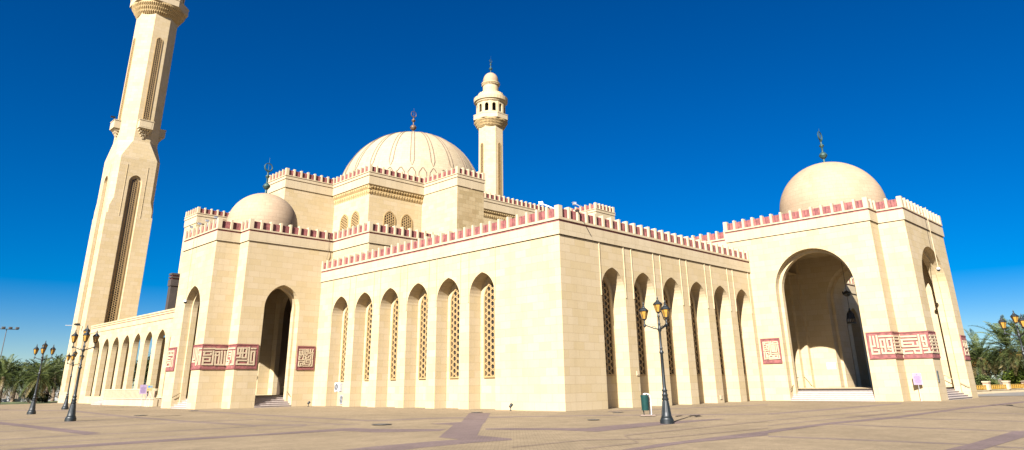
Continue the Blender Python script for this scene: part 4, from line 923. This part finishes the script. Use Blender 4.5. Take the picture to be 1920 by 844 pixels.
def disc(x, y, r, label, group='manhole covers in the paving'):
    mb = MB(); mb.lathe([(r*1.12,0.03),(r*1.12,0.040),(r,0.042),(r,0.036),(r*0.72,0.036),(r*0.7,0.041),(r*0.3,0.041),(r*0.28,0.036),(0,0.036)], (0,0), 24)
    o = mb.build('manhole_cover', M['manhole'], loc=(x,y,0)); tag(o, label, 'manhole cover', group)
disc(-16.35,-2.9,0.42,'dark round manhole cover left of the broad mauve star')
disc(-4.17,3.97,0.36,'small dark manhole cover nearest the left front of the wing')
disc(-8.1,-8.8,0.28,'small dark manhole cover in front of the wing corner')
disc(-0.3,-4.4,0.30,'flat manhole cover between wing corner and litter bin')
disc(-18.5,22.3,0.40,'dark manhole cover in front of the left portal')
disc(-12.45,28.6,0.36,'small manhole cover beside the foot of the left portal')

# ------------------------------------------------------------------ street lamps
def hexl(mb, prof, mi=0, rot=0.0, n=6): mb.lathe(prof, (0,0), n, mi, rot=rot)
def lantern(parent, x, y, z0, sc=1.0):
    mb = MB()
    hexl(mb, [(0.02,-0.16),(0.035,-0.12),(0.02,-0.06),(0.05,-0.03),(0.095,0.0),(0.105,0.03)])
    for k in range(6):
        a = 2*math.pi*k/6
        mb.tube([(0.10*math.cos(a),0.10*math.sin(a),0.02),(0.195*math.cos(a),0.195*math.sin(a),0.37)], 0.011, 5)
    hexl(mb, [(0.215,0.365),(0.225,0.385),(0.15,0.47),(0.075,0.53),(0.06,0.56),(0.075,0.575),(0.035,0.60),(0.02,0.63),(0.035,0.655),(0.042,0.68),(0.02,0.71),(0.012,0.76),(0.0,0.80)])
    o = mb.build('lantern', M['iron'], parent, loc=(x,y,z0)); o.scale = (sc,sc,sc)
    gl = MB(); hexl(gl, [(0.092,0.03),(0.185,0.365)]); gl.build('lantern_glass', M['amber'], o)
    return o
def street_lamp():
    root = thing('street_lamp', (0,0,0), 'x', 'street lamp', 'ornate iron street lamps on the forecourt')
    mb = MB()
    mb.lathe([(0.30,0),(0.30,0.16),(0.27,0.19),(0.265,0.24),(0.235,0.26),(0.24,0.29),(0.21,0.33),(0.19,0.5),(0.15,0.78),(0.125,0.95),(0.15,0.98),(0.15,1.02),(0.12,1.05),(0.12,1.14),(0.14,1.18),(0.10,1.23),(0.10,1.32),(0.125,1.36),(0.085,1.42),(0.078,1.5),(0.07,2.0),(0.062,2.9),(0.095,2.94),(0.10,2.99),(0.06,3.05),(0.056,3.10),(0.075,3.14),(0.05,3.2),(0.046,3.85),(0.085,3.92),(0.10,3.99),(0.06,4.06),(0.05,4.18),(0.065,4.22),(0.04,4.28),(0.036,4.5),(0.06,4.54),(0.036,4.6)], (0,0), 16)
    for k in range(10):
        a = 2*math.pi*k/10
        mb.tube([(0.20*math.cos(a),0.20*math.sin(a),0.34),(0.13*math.cos(a),0.13*math.sin(a),0.92)], 0.016, 5)
    mb.build('pole', M['iron'], root, smooth=True)
    am = None
    for k in range(3):
        a = 2*math.pi*k/3
        if am is None:
            t = MB()
            t.tube([(0.05,0,3.97),(0.25,0,4.02),(0.5,0,4.12),(0.63,0,4.17)], 0.026, 7)
            t.lathe([(0.02,4.08),(0.06,4.12),(0.065,4.17),(0.045,4.21),(0.022,4.24),(0.02,4.32),(0.04,4.35),(0.02,4.4)], (0.65,0), 10)
            t.tube([(0.12,0,3.99),(0.2,0,4.10),(0.3,0,4.11),(0.34,0,4.06)], 0.012, 5)
            am = t.build('arm', M['iron'], root, smooth=True); b = am
        else:
            b = am.copy(); col.objects.link(b); b.parent = root
        b.rotation_euler = (0,0,a)
        if k == 0: ln0 = lantern(root, 0.65, 0, 4.42)
        else:
            l2 = copy_tree(ln0, root); l2.location = (0.65*math.cos(a), 0.65*math.sin(a), 4.42)
    l2 = copy_tree(ln0, root); l2.location = (0,0,4.72); l2.scale = (1.0,1.0,0.95)
    return root
lamp = street_lamp()
LAMPS = [(-8.82,-13.47,R(123.4),'black four lantern street lamp beside the green bin before the right wing'),
         (-24.02,17.29,R(17.5),'black street lamp whose lanterns overlap the white arcade, nearest on the left'),
         (-22.24,34.86,R(12.8),'black street lamp standing against the palms, farthest left'),
         (-16.82,47.66,R(6),'smaller black street lamp just behind the nearest left one, by the minaret foot'),
         (13.84,-23.0,R(99.9),'street lamp at the right edge of the photo, only its lanterns showing')]
for i, (x, y, a, lb) in enumerate(LAMPS):
    o = lamp if i == 0 else copy_tree(lamp)
    o.location = (x,y,0); o.rotation_euler = (0,0,a); o['label'] = lb

# ------------------------------------------------------------------ litter bins
def litter_bin():
    root = thing('litter_bin', (0,0,0), 'x', 'litter bin', 'green litter bins on white posts')
    mb = MB(); mb.box((-0.36,-0.20,0.03),(0.42,0.20,0.09)); mb.build('base_slab', M['concrete'], root)
    b = MB()
    n = 18
    def ring(z, r): return [(r*0.95*math.cos(2*math.pi*k/n)-0.05, r*math.sin(2*math.pi*k/n), z) for k in range(n)]
    Rg = [ring(0.30,0.195),ring(0.32,0.205),ring(0.98,0.225),ring(1.02,0.24),ring(1.06,0.24),ring(1.06,0.20),ring(0.9,0.19)]
    for i in range(len(Rg)-1):
        for k in range(n):
            b.face([Rg[i][k],Rg[i][(k+1)%n],Rg[i+1][(k+1)%n],Rg[i+1][k]])
    b.face(list(reversed(Rg[0]))); b.face(Rg[-1])
    b.build('bucket', M['green'], root, smooth=True)
    f = MB()
    for y in (-0.2, 0.2):
        f.tube([(0.22,y,0.09),(0.22,y,0.95),(0.19,y,1.07),(0.11,y,1.13),(0.0,y,1.14),(-0.09,y,1.10)], 0.026, 8)
    f.tube([(0.22,-0.2,0.75),(0.22,0.2,0.75)], 0.02, 6)
    f.build('post_frame', M['white'], root, smooth=True)
    p = MB(); p.tube([(-0.14,0,0.09),(-0.16,0,0.31)], 0.03, 7); p.build('foot', M['iron'], root)
    return root
bn = litter_bin(); bn.location = (-3.5,-8.73,0); bn.rotation_euler = (0,0,R(-44)); bn['label'] = 'dark green litter bin on a white bent frame near the right wing'
b2 = copy_tree(bn); b2.location = (-21.5,54.8,0); b2.rotation_euler = (0,0,R(-20)); b2['label'] = 'distant green litter bin on white post near the palms'

# ------------------------------------------------------------------ notice boards
def board(loc, rz, label, kind):
    root = thing('notice_board', loc, label, 'sign', 'notice boards on posts', rz)
    p = MB()
    xs = (0.0,) if kind != 2 else (-0.17, 0.17)
    for x in xs: p.tube([(x,0.03,0),(x,0.03,1.35)], 0.022, 8)
    p.lathe([(0.09,0),(0.09,0.02),(0.03,0.03)], (0,0.03), 10)
    p.build('post', M['steel'], root)
    b = MB()
    w, z0, z1 = (0.33, 1.25, 2.16)
    if kind == 2: w, z0, z1 = 0.27, 1.5, 2.13
    fr = Frame(0, 0, 1, 0, 0, 1)
    b.fbox(fr, -w, w, -0.02, 0.01, z0, z1, 0)
    if kind != 2:
        b.fbox(fr, -0.03, 0.03, -0.024, -0.021, z1-0.17, z1-0.09, 1)
        for k in range(9):
            ww = w*(0.55+0.25*((k*7)%4)/4)
            b.fbox(fr, -ww, ww, -0.024, -0.021, z1-0.27-0.065*k, z1-0.245-0.065*k, 1)
        b.build('board', [M['lilac'], M['lilac_dark']], root)
    else:
        o = [(0.10*math.cos(2*math.pi*k/20)-0.07, 1.95+0.10*math.sin(2*math.pi*k/20)) for k in range(20)]
        b.prism(fr, o, -0.025, -0.021, 1)
        b.fbox(fr, 0.06, 0.24, -0.025, -0.021, 1.88, 1.93, 1); b.fbox(fr, 0.06, 0.24, -0.025, -0.021, 1.97, 2.02, 1)
        b.fbox(fr, -0.2, -0.02, -0.025, -0.021, 1.60, 1.74, 2); b.fbox(fr, 0.03, 0.2, -0.025, -0.021, 1.62, 1.68, 2)
        b.build('board', [M['cream_board'], M['blue'], M['orange']], root)
    return root
board((29.42,-12.62,0), R(-64), 'lilac notice board on a post before the right portal', 0)
board((-9.02,50.98,0), R(-20), 'lilac notice board on a thin post in front of the balustrade', 0)
board((-9.2,48.6,0), R(-20), 'cream notice board with blue disc and orange marks near the balustrade end', 2)

# ------------------------------------------------------------------ air conditioners
def ac(loc, label, rz, m='white'):
    root = thing('air_conditioner', loc, label, 'air conditioner', 'white outdoor air conditioner units', rz)
    b = MB(); b.box((-0.42,-0.16,0.06),(0.42,0.16,0.82))
    for z in range(9): b.box((0.421,-0.13,0.16+0.07*z),(0.426,0.13,0.19+0.07*z))
    b.box((-0.36,-0.14,0),(-0.28,0.14,0.059)); b.box((0.28,-0.14,0),(0.36,0.14,0.059)); b.build('casing', M[m], root)
    f = MB()
    fr = Frame(0,-0.16,1,0,0,1)
    n = 24
    for r0, r1, d in ((0.0,0.29,-0.004),):
        f.face([fr.p(-0.10+r1*math.cos(2*math.pi*k/n), d, 0.44+r1*math.sin(2*math.pi*k/n)) for k in range(n)], 0)
    for k in range(12):
        a = 2*math.pi*k/12
        f.stroke(fr, (-0.10+0.06*math.cos(a),0.44+0.06*math.sin(a)), (-0.10+0.29*math.cos(a),0.44+0.29*math.sin(a)), 0.014, -0.02-0.0005*k, -0.006, 1)
    f.prism(fr, [(-0.10+0.07*math.cos(2*math.pi*k/12),0.44+0.07*math.sin(2*math.pi*k/12)) for k in range(12)], -0.028, -0.006, 1)
    f.fbox(fr, 0.28, 0.37, -0.008, -0.001, 0.62, 0.68, 0)
    f.build('fan_grille', [M['grille'], M['blade_grey_case_shade']], root)
    return root
ac((-0.12,27.25,1.24), 'white air conditioner unit mounted above the other in the first arch', R(-90))
ac((0.30,26.95,0.16), 'lower air conditioner unit, casing greyed to look shaded, standing on the ground in the first arch', R(-90), 'blade_grey_case_shade')  # grey casing stands in for the shade inside the arch

# ------------------------------------------------------------------ small ground spotlights
def spot(loc, label):
    root = thing('ground_spotlight', loc, label, 'spotlight', 'small black spotlights at the wall foot')
    m_ = MB(); m_.tube([(0,0,0),(0,0,0.22)], 0.03, 8); m_.lathe([(0.08,0),(0.08,0.03),(0.03,0.04)], (0,0), 10); m_.build('stem', M['iron'], root)
    h = MB(); h.tube([(-0.06,0,0.24),(0.0,0,0.30),(0.12,0,0.42)], 0.085, 10, 0, 0.11); h.build('head', M['iron'], root)
spot((-1.3,30.3,0), 'small black spotlight at the wall foot beside the left portal')
spot((-0.8,4.25,0), 'small black spotlight at the wall foot near the wing corner')

# ------------------------------------------------------------------ floodlights and cameras
def flood(loc, rz, label, arm=False):
    root = thing('floodlight', loc, label, 'floodlight', 'small floodlights on the parapets', rz)
    a = MB()
    if arm: a.tube([(0.9,0,-0.42),(0.5,0,-0.22),(0,0,0)], 0.035, 7)
    else: a.tube([(0,0,-0.55),(0.02,0,0)], 0.028, 7)
    a.build('arm', M['steel'], root)
    h = MB(); h.box((-0.15,-0.1,-0.05),(0.08,0.1,0.11)); h.box((-0.25,-0.12,0.111),(0.02,0.12,0.135)); h.tube([(-0.15,0,0.03),(-0.22,0,0.015)], 0.08, 10); h.build('head', M['steel'], root)
    return root
flood((-0.35,1.25,14.0), R(-55), 'grey floodlight arm on the wing corner above the left front', True)
flood((1.42,-0.35,14.0), R(125-240), 'grey floodlight arm on the wing corner above the right front', True)
for y, lb in ((40.18,'floodlight on the left portal parapet, nearest the arcade'),(38.15,'floodlight on the left portal parapet beside the hanging camera pole'),(36.3,'floodlight on the left portal parapet, third from the arcade'),(34.33,'floodlight on the left portal parapet, closest to its corner')):
    flood((-10.35,y,17.1), 0, lb)
def hang_cam(x, y, z0, z1, dx, dy, label):
    root = thing('hanging_camera', (x,y,z0), label, 'security camera', 'dome cameras hanging on poles')
    p = MB(); p.tube([(-dx,-dy,z1-z0),(0,0,z1-z0+0.1),(0,0,0.2)], 0.032, 8); p.build('pole', M['trim'], root)
    c = MB(); c.lathe([(0.05,0.22),(0.15,0.18),(0.17,0.02)], (0,0), 14); c.build('housing', M['white'], root)
    d = MB(); d.lathe([(0.15,0.02),(0.13,-0.08),(0.07,-0.14),(0.0,-0.16)], (0,0), 14); d.build('lens_dome', M['iron'], root)
hang_cam(-10.75, 38.1, 9.5, 16.9, -0.5, 0, 'white dome camera on a long pole hanging over the left portal arch')
hang_cam(35.15, -14.45, 10.95, 16.6, 0, -0.6, 'white dome camera on a long pole hanging over the right portal arch')
r_ = thing('bracket_camera', (-7.55,84.4,10.45), 'small dark camera on a white arm fixed to the minaret', 'security camera')
m_ = MB(); m_.tube([(0.25,0,-0.02),(-2.0,0,-0.1)], 0.04, 7); m_.build('arm', M['white'], r_)
m_ = MB(); m_.box((-0.8,-0.12,0.0),(-0.2,0.12,0.24)); m_.tube([(-0.8,0,0.12),(-0.95,0,0.1)], 0.09, 8); m_.build('camera_body', M['iron'], r_)
r_ = thing('bracket_camera', (-8.0,86.2,42.6), 'tiny dark camera on top of the minaret balconet', 'security camera')
m_ = MB(); m_.tube([(0,0,-0.25),(0,0,0.1)], 0.05, 7); m_.build('arm', M['iron'], r_)
m_ = MB(); m_.box((-0.45,-0.12,0.05),(0.2,0.12,0.3)); m_.build('camera_body', M['iron'], r_)

# ------------------------------------------------------------------ chandelier in the right portal
ch = thing('chandelier', (35.75,-5.95,6.7), 'dark iron chandelier hanging inside the right portal arch', 'chandelier')
m_ = MB(); m_.tube([(0,0,1.5),(0,0,7.5)], 0.022, 6); m_.build('chain', M['iron'], ch)
m_ = MB(); m_.lathe([(0.02,3.3),(0.09,3.2),(0.31,3.05),(0.38,3.0),(0.36,2.9),(0.18,2.72),(0.0,2.66)], (0,0), 20)
for k in range(8):
    a = 2*math.pi*k/8; m_.lathe([(0.05,3.0),(0.05,3.18),(0.0,3.22)], (0.36*math.cos(a),0.36*math.sin(a)), 6)
m_.build('upper_bowl', M['iron'], ch)
m_ = MB(); m_.lathe([(0.02,1.6),(0.10,1.52),(0.08,1.42),(0.2,1.22),(0.29,1.1),(0.33,0.6)], (0,0), 20, cap=False)
m_.lathe([(0.40,0.1),(0.44,0.12),(0.44,0.26),(0.38,0.26)], (0,0), 24)
for k in range(16):
    a = 2*math.pi*k/16; m_.tube([(0.30*math.cos(a),0.30*math.sin(a),1.05),(0.42*math.cos(a),0.42*math.sin(a),0.2)], 0.02, 5)
m_.build('lamp_cage', M['iron'], ch)

# ------------------------------------------------------------------ palms and garden
def palm_parts(seed, H, nf=34, fl=4.2, dates=False):
    rnd = random.Random(seed)
    t = MB()
    lean = (rnd.uniform(-0.25,0.25), rnd.uniform(-0.25,0.25))
    prof = []
    k = max(6, int(H/0.22))
    pts = []
    for i in range(k+1):
        f = i/k; z = H*f
        rr = 0.27 - 0.06*f + (0.03 if i % 2 else -0.01) + (0.10*(f-0.8)/0.2 if f > 0.8 else 0)
        pts.append((lean[0]*f*f*H*0.25, lean[1]*f*f*H*0.25, z, rr))
    n = 10; rings = [[(x+r*math.cos(2*math.pi*q/n+0.3*(i%2)), y+r*math.sin(2*math.pi*q/n+0.3*(i%2)), z) for q in range(n)] for i, (x,y,z,r) in enumerate(pts)]
    for i in range(k):
        for q in range(n):
            t.face([rings[i][q],rings[i][(q+1)%n],rings[i+1][(q+1)%n],rings[i+1][q]])
    cx, cy, cz = pts[-1][0], pts[-1][1], H
    fr = MB()
    for i in range(nf):
        f = (i+0.5)/nf
        az = i*2.39996 + rnd.uniform(-0.25,0.25)
        el = R(82 - 118*f + rnd.uniform(-8,8))       # young fronds upright, old ones hanging
        L = fl*(0.75+0.25*math.sin(math.pi*min(1,f*1.3)))*rnd.uniform(0.88,1.1)
        p = Vector((cx,cy,cz)); d = Vector((math.cos(az)*math.cos(el), math.sin(az)*math.cos(el), math.sin(el)))
        seg = 9; P = [p.copy()]; D = [d.copy()]
        for s in range(seg):
            d = (d + Vector((0,0,-0.115 - 0.10*s/seg))).normalized()
            p = p + d*L/seg; P.append(p.copy()); D.append(d.copy())
        side = Vector((-math.sin(az), math.cos(az), 0))
        mi = 1 if f > 0.86 else 0
        for s in range(seg):
            a, b = P[s], P[s+1]; w = 0.03*(1-s/seg)+0.008
            fr.face([tuple(a+side*w),tuple(a-side*w),tuple(b-side*w*0.8),tuple(b+side*w*0.8)], mi)
        nl = 24
        for j in range(nl):
            u = 0.12+0.88*j/(nl-1); s = min(seg-1, int(u*seg)); q = u*seg - s
            base = P[s].lerp(P[s+1], q); dd = D[s].lerp(D[s+1], q).normalized()
            up = side.cross(dd).normalized()
            if up.z < 0: up = -up
            ll = 0.62*math.sin(math.pi*(0.12+0.86*u))**0.7*fl/4.2*rnd.uniform(0.85,1.15)
            for sg in (-1,1):
                tip = base + side*sg*ll*0.72 + dd*ll*0.62 + up*ll*0.22 - Vector((0,0,ll*0.18*rnd.random()))
                wv = dd*0.040*fl/4.2 + up*0.016
                m1 = base.lerp(tip, 0.5) + up*0.03
                fr.face([tuple(base-wv*0.5),tuple(base+wv),tuple(m1+wv*1.1),tuple(tip),tuple(m1-wv*0.8)], mi)
    dm = None
    if dates:
        dm = MB()
        for k2 in range(6):
            a = rnd.uniform(0,6.28); rr = rnd.uniform(0.6,1.0)
            for j in range(40):
                dm.sphere((cx+math.cos(a)*rr+rnd.gauss(0,0.13), cy+math.sin(a)*rr+rnd.gauss(0,0.13), cz-0.7+rnd.gauss(0,0.28)), 0.035, 5, 4)
    return t, fr, dm
def palm(loc, seed, H, label, fl=4.2, nf=34, dates=False, group='date palms', rz=0.0):
    root = thing('palm_tree', loc, label, 'palm tree', group, rz)
    t, fr, dm = palm_parts(seed, H, nf, fl, dates)
    t.build('trunk', M['trunk'], root)
    fr.build('crown', [M['frond'], M['frond_dry']], root)
    if dm: dm.build('date_clusters', M['dates'], root)
    return root
def leaf_cloud(mb, c, r, n, size, rnd, lobes=7):
    L = []
    for k in range(lobes):
        a = rnd.uniform(0,6.28); e = rnd.uniform(-0.3,1.0)
        L.append((c[0]+r[0]*0.6*math.cos(a)*rnd.uniform(0.3,1), c[1]+r[1]*0.6*math.sin(a)*rnd.uniform(0.3,1), c[2]+r[2]*0.55*e, rnd.uniform(0.35,0.6)))
    for i in range(n):
        q = L[i % lobes]
        v = Vector((rnd.gauss(0,1),rnd.gauss(0,1),rnd.gauss(0,1))).normalized()*rnd.uniform(0.55,1.05)
        p = Vector((q[0]+v.x*r[0]*q[3], q[1]+v.y*r[1]*q[3], max(0.03, q[2]+v.z*r[2]*q[3])))
        a = Vector((rnd.gauss(0,1),rnd.gauss(0,1),rnd.gauss(0,0.7))).normalized(); b = a.cross(Vector((rnd.random()-0.5,rnd.random()-0.5,1))).normalized()
        s = size*rnd.uniform(0.6,1.3)
        mb.face([tuple(p-a*s),tuple(p+b*s*0.45),tuple(p+a*s),tuple(p-b*s*0.45)])
def shrub(name, loc, r, n, size, label, cat, m, seed, group=None, trunk=0.0):
    rnd = random.Random(seed); root = thing(name, loc, label, cat, group)
    mb = MB(); leaf_cloud(mb, (0,0,trunk+r[2]*0.7), r, n, size, rnd, 11 if trunk else 7); mb.build('crown' if trunk else 'foliage', M[m], root)
    t = MB()
    if trunk:
        t.tube([(0,0,0),(0.1,0.05,trunk*0.6),(0.0,0.1,trunk+r[2]*0.5)], 0.22, 8, 0, 0.10)
        for k in range(5):
            a = k*1.257; t.tube([(0.05,0.05,trunk*0.75),(math.cos(a)*r[0]*0.4,math.sin(a)*r[1]*0.4,trunk+r[2]*0.6)], 0.09, 6, 0, 0.03)
    else:
        for k in range(5):
            a = k*1.257; t.tube([(0,0,0),(math.cos(a)*r[0]*0.4,math.sin(a)*r[1]*0.4,r[2]*0.8)], 0.035, 5, 0, 0.012)
    t.build('trunk' if trunk else 'stems', M['trunk'], root)
    return root

def far(x, y, k):   # push a spot out along its bearing from the camera
    return (CAM[0]+(x-CAM[0])*k, CAM[1]+(y-CAM[1])*k)
PL = [(-16.57,78.33,1.16,3.7,4.3,'bushy date palm at the far left edge'),(-14.17,71.73,1.20,3.5,4.4,'full date palm behind the farthest left street lamp'),
      (-10.2,84.0,1.10,3.4,4.0,'date palm partly hidden by the minaret foot'),(-7.38,92.75,1.12,4.6,4.0,'taller date palm close behind the minaret edge'),(-11.4,97.6,1.12,3.2,3.8,'lower date palm between the two left palms')]
for i, (x, y, k, H, fl, lb) in enumerate(PL):
    X, Y = far(x, y, k); palm((X,Y,0), 11+i, H, lb, fl, 46, group='date palms beside the forecourt')
PR = [(79.2,-9.62,5.4,5.8,1,'leaning date palm with yellow dates nearest the right portal'),(74.5,-12.6,5.2,5.3,1,'date palm behind the lamp at the right edge'),
      (88.37,-4.55,4.6,5.2,1,'date palm half hidden by the right portal edge'),(96.04,-7.2,3.4,4.0,0,'low date palm deeper in the garden'),(84.5,-13.8,3.4,3.9,0,'short date palm above the gilded fence')]
for i, (x, y, H, fl, dt, lb) in enumerate(PR):
    palm((x,y,0), 31+i, H, lb, fl, 48, dates=bool(dt), group='date palms beside the forecourt')
for i, (x, y, k, r, lb) in enumerate([(-10.5,115.5,1.0,(4.6,4.0,3.2),'dark round tree behind the far left palm'),(-6.0,115.2,1.02,(4.5,4.0,3.4),'dark tree between the left palms'),(-1.5,114.5,1.0,(4.3,4.0,3.4),'dark tree left of the minaret'),(3.5,113.0,1.05,(4.5,4.0,3.6),'dark tree behind the minaret foot'),
                                    (9.5,104.0,1.0,(4.6,4.2,4.0),'dark tree seen through the arcade'),(13.5,112.0,1.0,(4.6,4.2,4.4),'second dark tree seen through the arcade'),(-15,114,1.0,(4.2,4,3.0),'dark tree at the far left')]):
    X, Y = far(x, y, k); shrub('broad_tree', (X,Y,0), r, 5200, 0.26, lb, 'tree', 'leaf_dark', 51+i, 'dark trees behind the palms', trunk=1.3)
for i, (x, y, k, r, lb) in enumerate([(-14.4,73.5,1.18,(1.6,1.4,1.3),'dark shrub at the foot of the lamp-side palm'),(-11.3,81,1.12,(1.2,1.2,0.8),'low shrub near the minaret foot'),(-17.0,80,1.10,(1.0,1.0,0.6),'low shrub at the far left')]):
    X, Y = far(x, y, k); shrub('shrub', (X,Y,0), r, 1600, 0.13, lb, 'shrub', 'leaf_dark', 71+i, 'shrubs under the palms')
for i, (x, y, r, lb) in enumerate([(76.8,-10.4,(2.6,2.2,1.9),'bright green shrub behind the second fence pillar'),(80.8,-11.6,(2.8,2.3,2.1),'bright green shrub at the right edge'),(70.5,-8.2,(2.2,2.0,1.4),'olive shrub behind the first fence bay'),(84.0,-10.0,(3.0,2.6,2.2),'green shrub deeper in the garden'),(66,-6,(2.4,2,1.5),'olive shrub beside the portal edge')]):
    shrub('shrub', (x,y,0), r, 4200, 0.15, lb, 'shrub', 'leaf' if i < 2 or i == 3 else 'frond', 81+i, 'garden shrubs behind the fence')
for i, (x, y, r, lb) in enumerate([(101,-2,(6,5,3.2),'dark tree behind the right palms'),(108,-10,(6,5,3.4),'dark tree far right in the garden'),(92,-1,(5,4.5,3.0),'dark tree beyond the portal edge')]):
    shrub('broad_tree', (x,y,0), r, 5200, 0.3, lb, 'tree', 'leaf_dark', 91+i, 'dark trees behind the palms', trunk=1.0)

# gilded fence on the right
P1, P2 = (62.2,-10.25), (68.6,-10.95)
fd = norm2(P2[0]-P1[0], P2[1]-P1[1]); sp = math.hypot(P2[0]-P1[0], P2[1]-P1[1])
gf = thing('garden_fence', (P1[0],P1[1],0), 'low cream wall with square pillars and gilded railing panels', 'fence')
rz = math.atan2(fd[1], fd[0])
gf.rotation_euler = (0,0,rz)
w_ = MB(); w_.box((-12,-0.18,0),(52,0.18,0.34)); w_.box((-12,-0.24,0.34),(52,0.24,0.40)); w_.box((-12,-0.5,0),(52,-0.18,0.14)); w_.build('base_wall', M['trim'], gf)
for k in range(-1, 8):
    x = k*sp
    p_ = MB(); p_.box((x-0.3,-0.3,0.40),(x+0.3,0.3,1.22)); p_.box((x-0.36,-0.36,1.22),(x+0.36,0.36,1.36)); p_.box((x-0.305,-0.305,1.05),(x+0.305,0.305,1.12),1); p_.build('pillar', [M['trim'], M['red']], gf)
    r__ = MB(); fr = Frame(x, 0, 1, 0, 0, 1)
    a, b = 0.3, sp-0.3
    r__.fbox(fr, a, b, -0.03, 0.03, 0.46, 0.50); r__.fbox(fr, a, b, -0.03, 0.03, 0.90, 0.95)
    n_ = 9; st = (b-a)/n_
    for j in range(n_):
        c = a+st*(j+0.5)
        o_ = [(c+0.19*math.cos(2*math.pi*t/14), 0.70+0.19*math.sin(2*math.pi*t/14)) for t in range(15)]
        for t in range(14): r__.stroke(fr, o_[t], o_[t+1], 0.05, -0.02, 0.02)
        r__.stroke(fr, (c-0.19,0.70), (c+0.19,0.70), 0.04, -0.018, 0.018); r__.fbox(fr, c+st/2-0.02, c+st/2+0.02, -0.021, 0.021, 0.50, 0.90)
    r__.build('railing', M['gold'], gf)

# white arched fence on the left
wf = thing('white_fence', (-60,113.5,0), 'long white fence of small arched panels behind the left palms', 'fence')
b_ = MB(); b_.box((0,-0.12,0),(75,0.12,0.5)); b_.box((0,-0.14,1.62),(75,0.14,1.78)); b_.build('base_wall', M['white'], wf)
for k in range(44):
    x = k*1.7
    p_ = MB(); fr = Frame(x, 0, 1, 0, 0, 1)
    cv = arch(0.85, 0.62, 0.95, 1.52, 6)
    for i in range(len(cv)-1):
        p_.face([fr.p(cv[i][0],-0.08,cv[i][1]),fr.p(cv[i+1][0],-0.08,cv[i+1][1]),fr.p(cv[i+1][0],-0.08,1.62),fr.p(cv[i][0],-0.08,1.62)])
        p_.face([fr.p(cv[i][0],-0.08,cv[i][1]),fr.p(cv[i+1][0],-0.08,cv[i+1][1]),fr.p(cv[i+1][0],0.08,cv[i+1][1]),fr.p(cv[i][0],0.08,cv[i][1])])
    p_.fbox(fr, -0.0, 0.23, -0.08, 0.08, 0.5, 1.62); p_.fbox(fr, 1.47, 1.7, -0.08, 0.08, 0.5, 1.62)
    for j in range(4): p_.fbox(fr, 0.36+0.27*j, 0.42+0.27*j, -0.02, 0.02, 0.5, 1.42)
    if k % 3 == 0: p_.fbox(fr, -0.16, 0.16, -0.2, 0.2, 0, 1.95)
    p_.build('fence_panel', M['white'], wf)

# floodlight mast far left
ma = thing('floodlight_mast', (3.0,194.7,0), 'thin tall mast with a row of floodlights at the far left', 'floodlight mast')
m_ = MB(); m_.tube([(0,0,0),(0,0,17)], 0.16, 8, 0, 0.09); m_.build('pole', M['grille'], ma)
m_ = MB(); m_.tube([(-2.6,0,17),(2.6,0,17)], 0.09, 6); m_.build('crossbar', M['grille'], ma)
for k in range(4):
    x = -2.3+1.53*k
    m_ = MB(); m_.box((x-0.4,-0.3,17.1),(x+0.4,0.3,17.6)); m_.tube([(x,-0.3,17.35),(x,-0.45,17.3)], 0.26, 8); m_.build('floodlight_head', M['grille'], ma)

# ------------------------------------------------------------------ camera, sun, sky
cam = bpy.data.cameras.new('camera'); co = bpy.data.objects.new('camera', cam); col.objects.link(co)
Rv = Vector((0.70759006,-0.70650898,-0.01270344)); Uv = Vector((-0.22697489,-0.24427372,0.94276866)); Fv = Vector((0.66917764,0.66421037,0.33320545))
mx = Matrix((Rv, Uv, -Fv)).transposed().to_4x4(); mx.translation = Vector(CAM)
co.matrix_world = mx
cam.sensor_width = 36; cam.sensor_fit = 'HORIZONTAL'; cam.lens = 1305.464/1920*36
cam.shift_x = 0.0; cam.shift_y = -(422-259.39)/1920
cam.clip_start = 0.1; cam.clip_end = 3000
scene.camera = co

EL, AZ = R(SUN_EL), R(SUN_AZ)
to_sun = Vector((-math.cos(EL)*math.cos(AZ), -math.cos(EL)*math.sin(AZ), math.sin(EL)))
sl = bpy.data.lights.new('sun', 'SUN'); sl.energy = SUN_E; sl.angle = R(0.5); sl.color = (1.0,0.96,0.905)
so = bpy.data.objects.new('sun', sl); col.objects.link(so)
so.rotation_euler = to_sun.to_track_quat('Z', 'Y').to_euler()
so.location = (-40,-40,60)
w = bpy.data.worlds.new('World'); scene.world = w; w.use_nodes = True
nt = w.node_tree; nt.nodes.clear()
out = nt.nodes.new('ShaderNodeOutputWorld'); bg = nt.nodes.new('ShaderNodeBackground'); sky = nt.nodes.new('ShaderNodeTexSky')
sky.sky_type = 'NISHITA'; sky.sun_disc = False; sky.sun_elevation = EL; sky.sun_rotation = math.atan2(to_sun.x, to_sun.y)
sky.altitude = SKY_ALT; sky.air_density = SKY_AIR; sky.dust_density = SKY_DUST; sky.ozone_density = SKY_OZ
hs = nt.nodes.new('ShaderNodeHueSaturation'); hs.inputs['Saturation'].default_value = SKY_SAT; hs.inputs['Hue'].default_value = SKY_HUE
hs.inputs['Value'].default_value = SKY_V
bg.inputs['Strength'].default_value = SKY_S
nt.links.new(sky.outputs['Color'], hs.inputs['Color']); nt.links.new(hs.outputs['Color'], bg.inputs['Color']); nt.links.new(bg.outputs['Background'], out.inputs['Surface'])
vs = scene.view_settings; vs.view_transform = 'Standard'; vs.look = 'None'; vs.gamma = 1; vs.use_curve_mapping = False; vs.exposure = EXPO
scene.render.engine = 'CYCLES'
scene.cycles.max_bounces = 8; scene.cycles.diffuse_bounces = 5
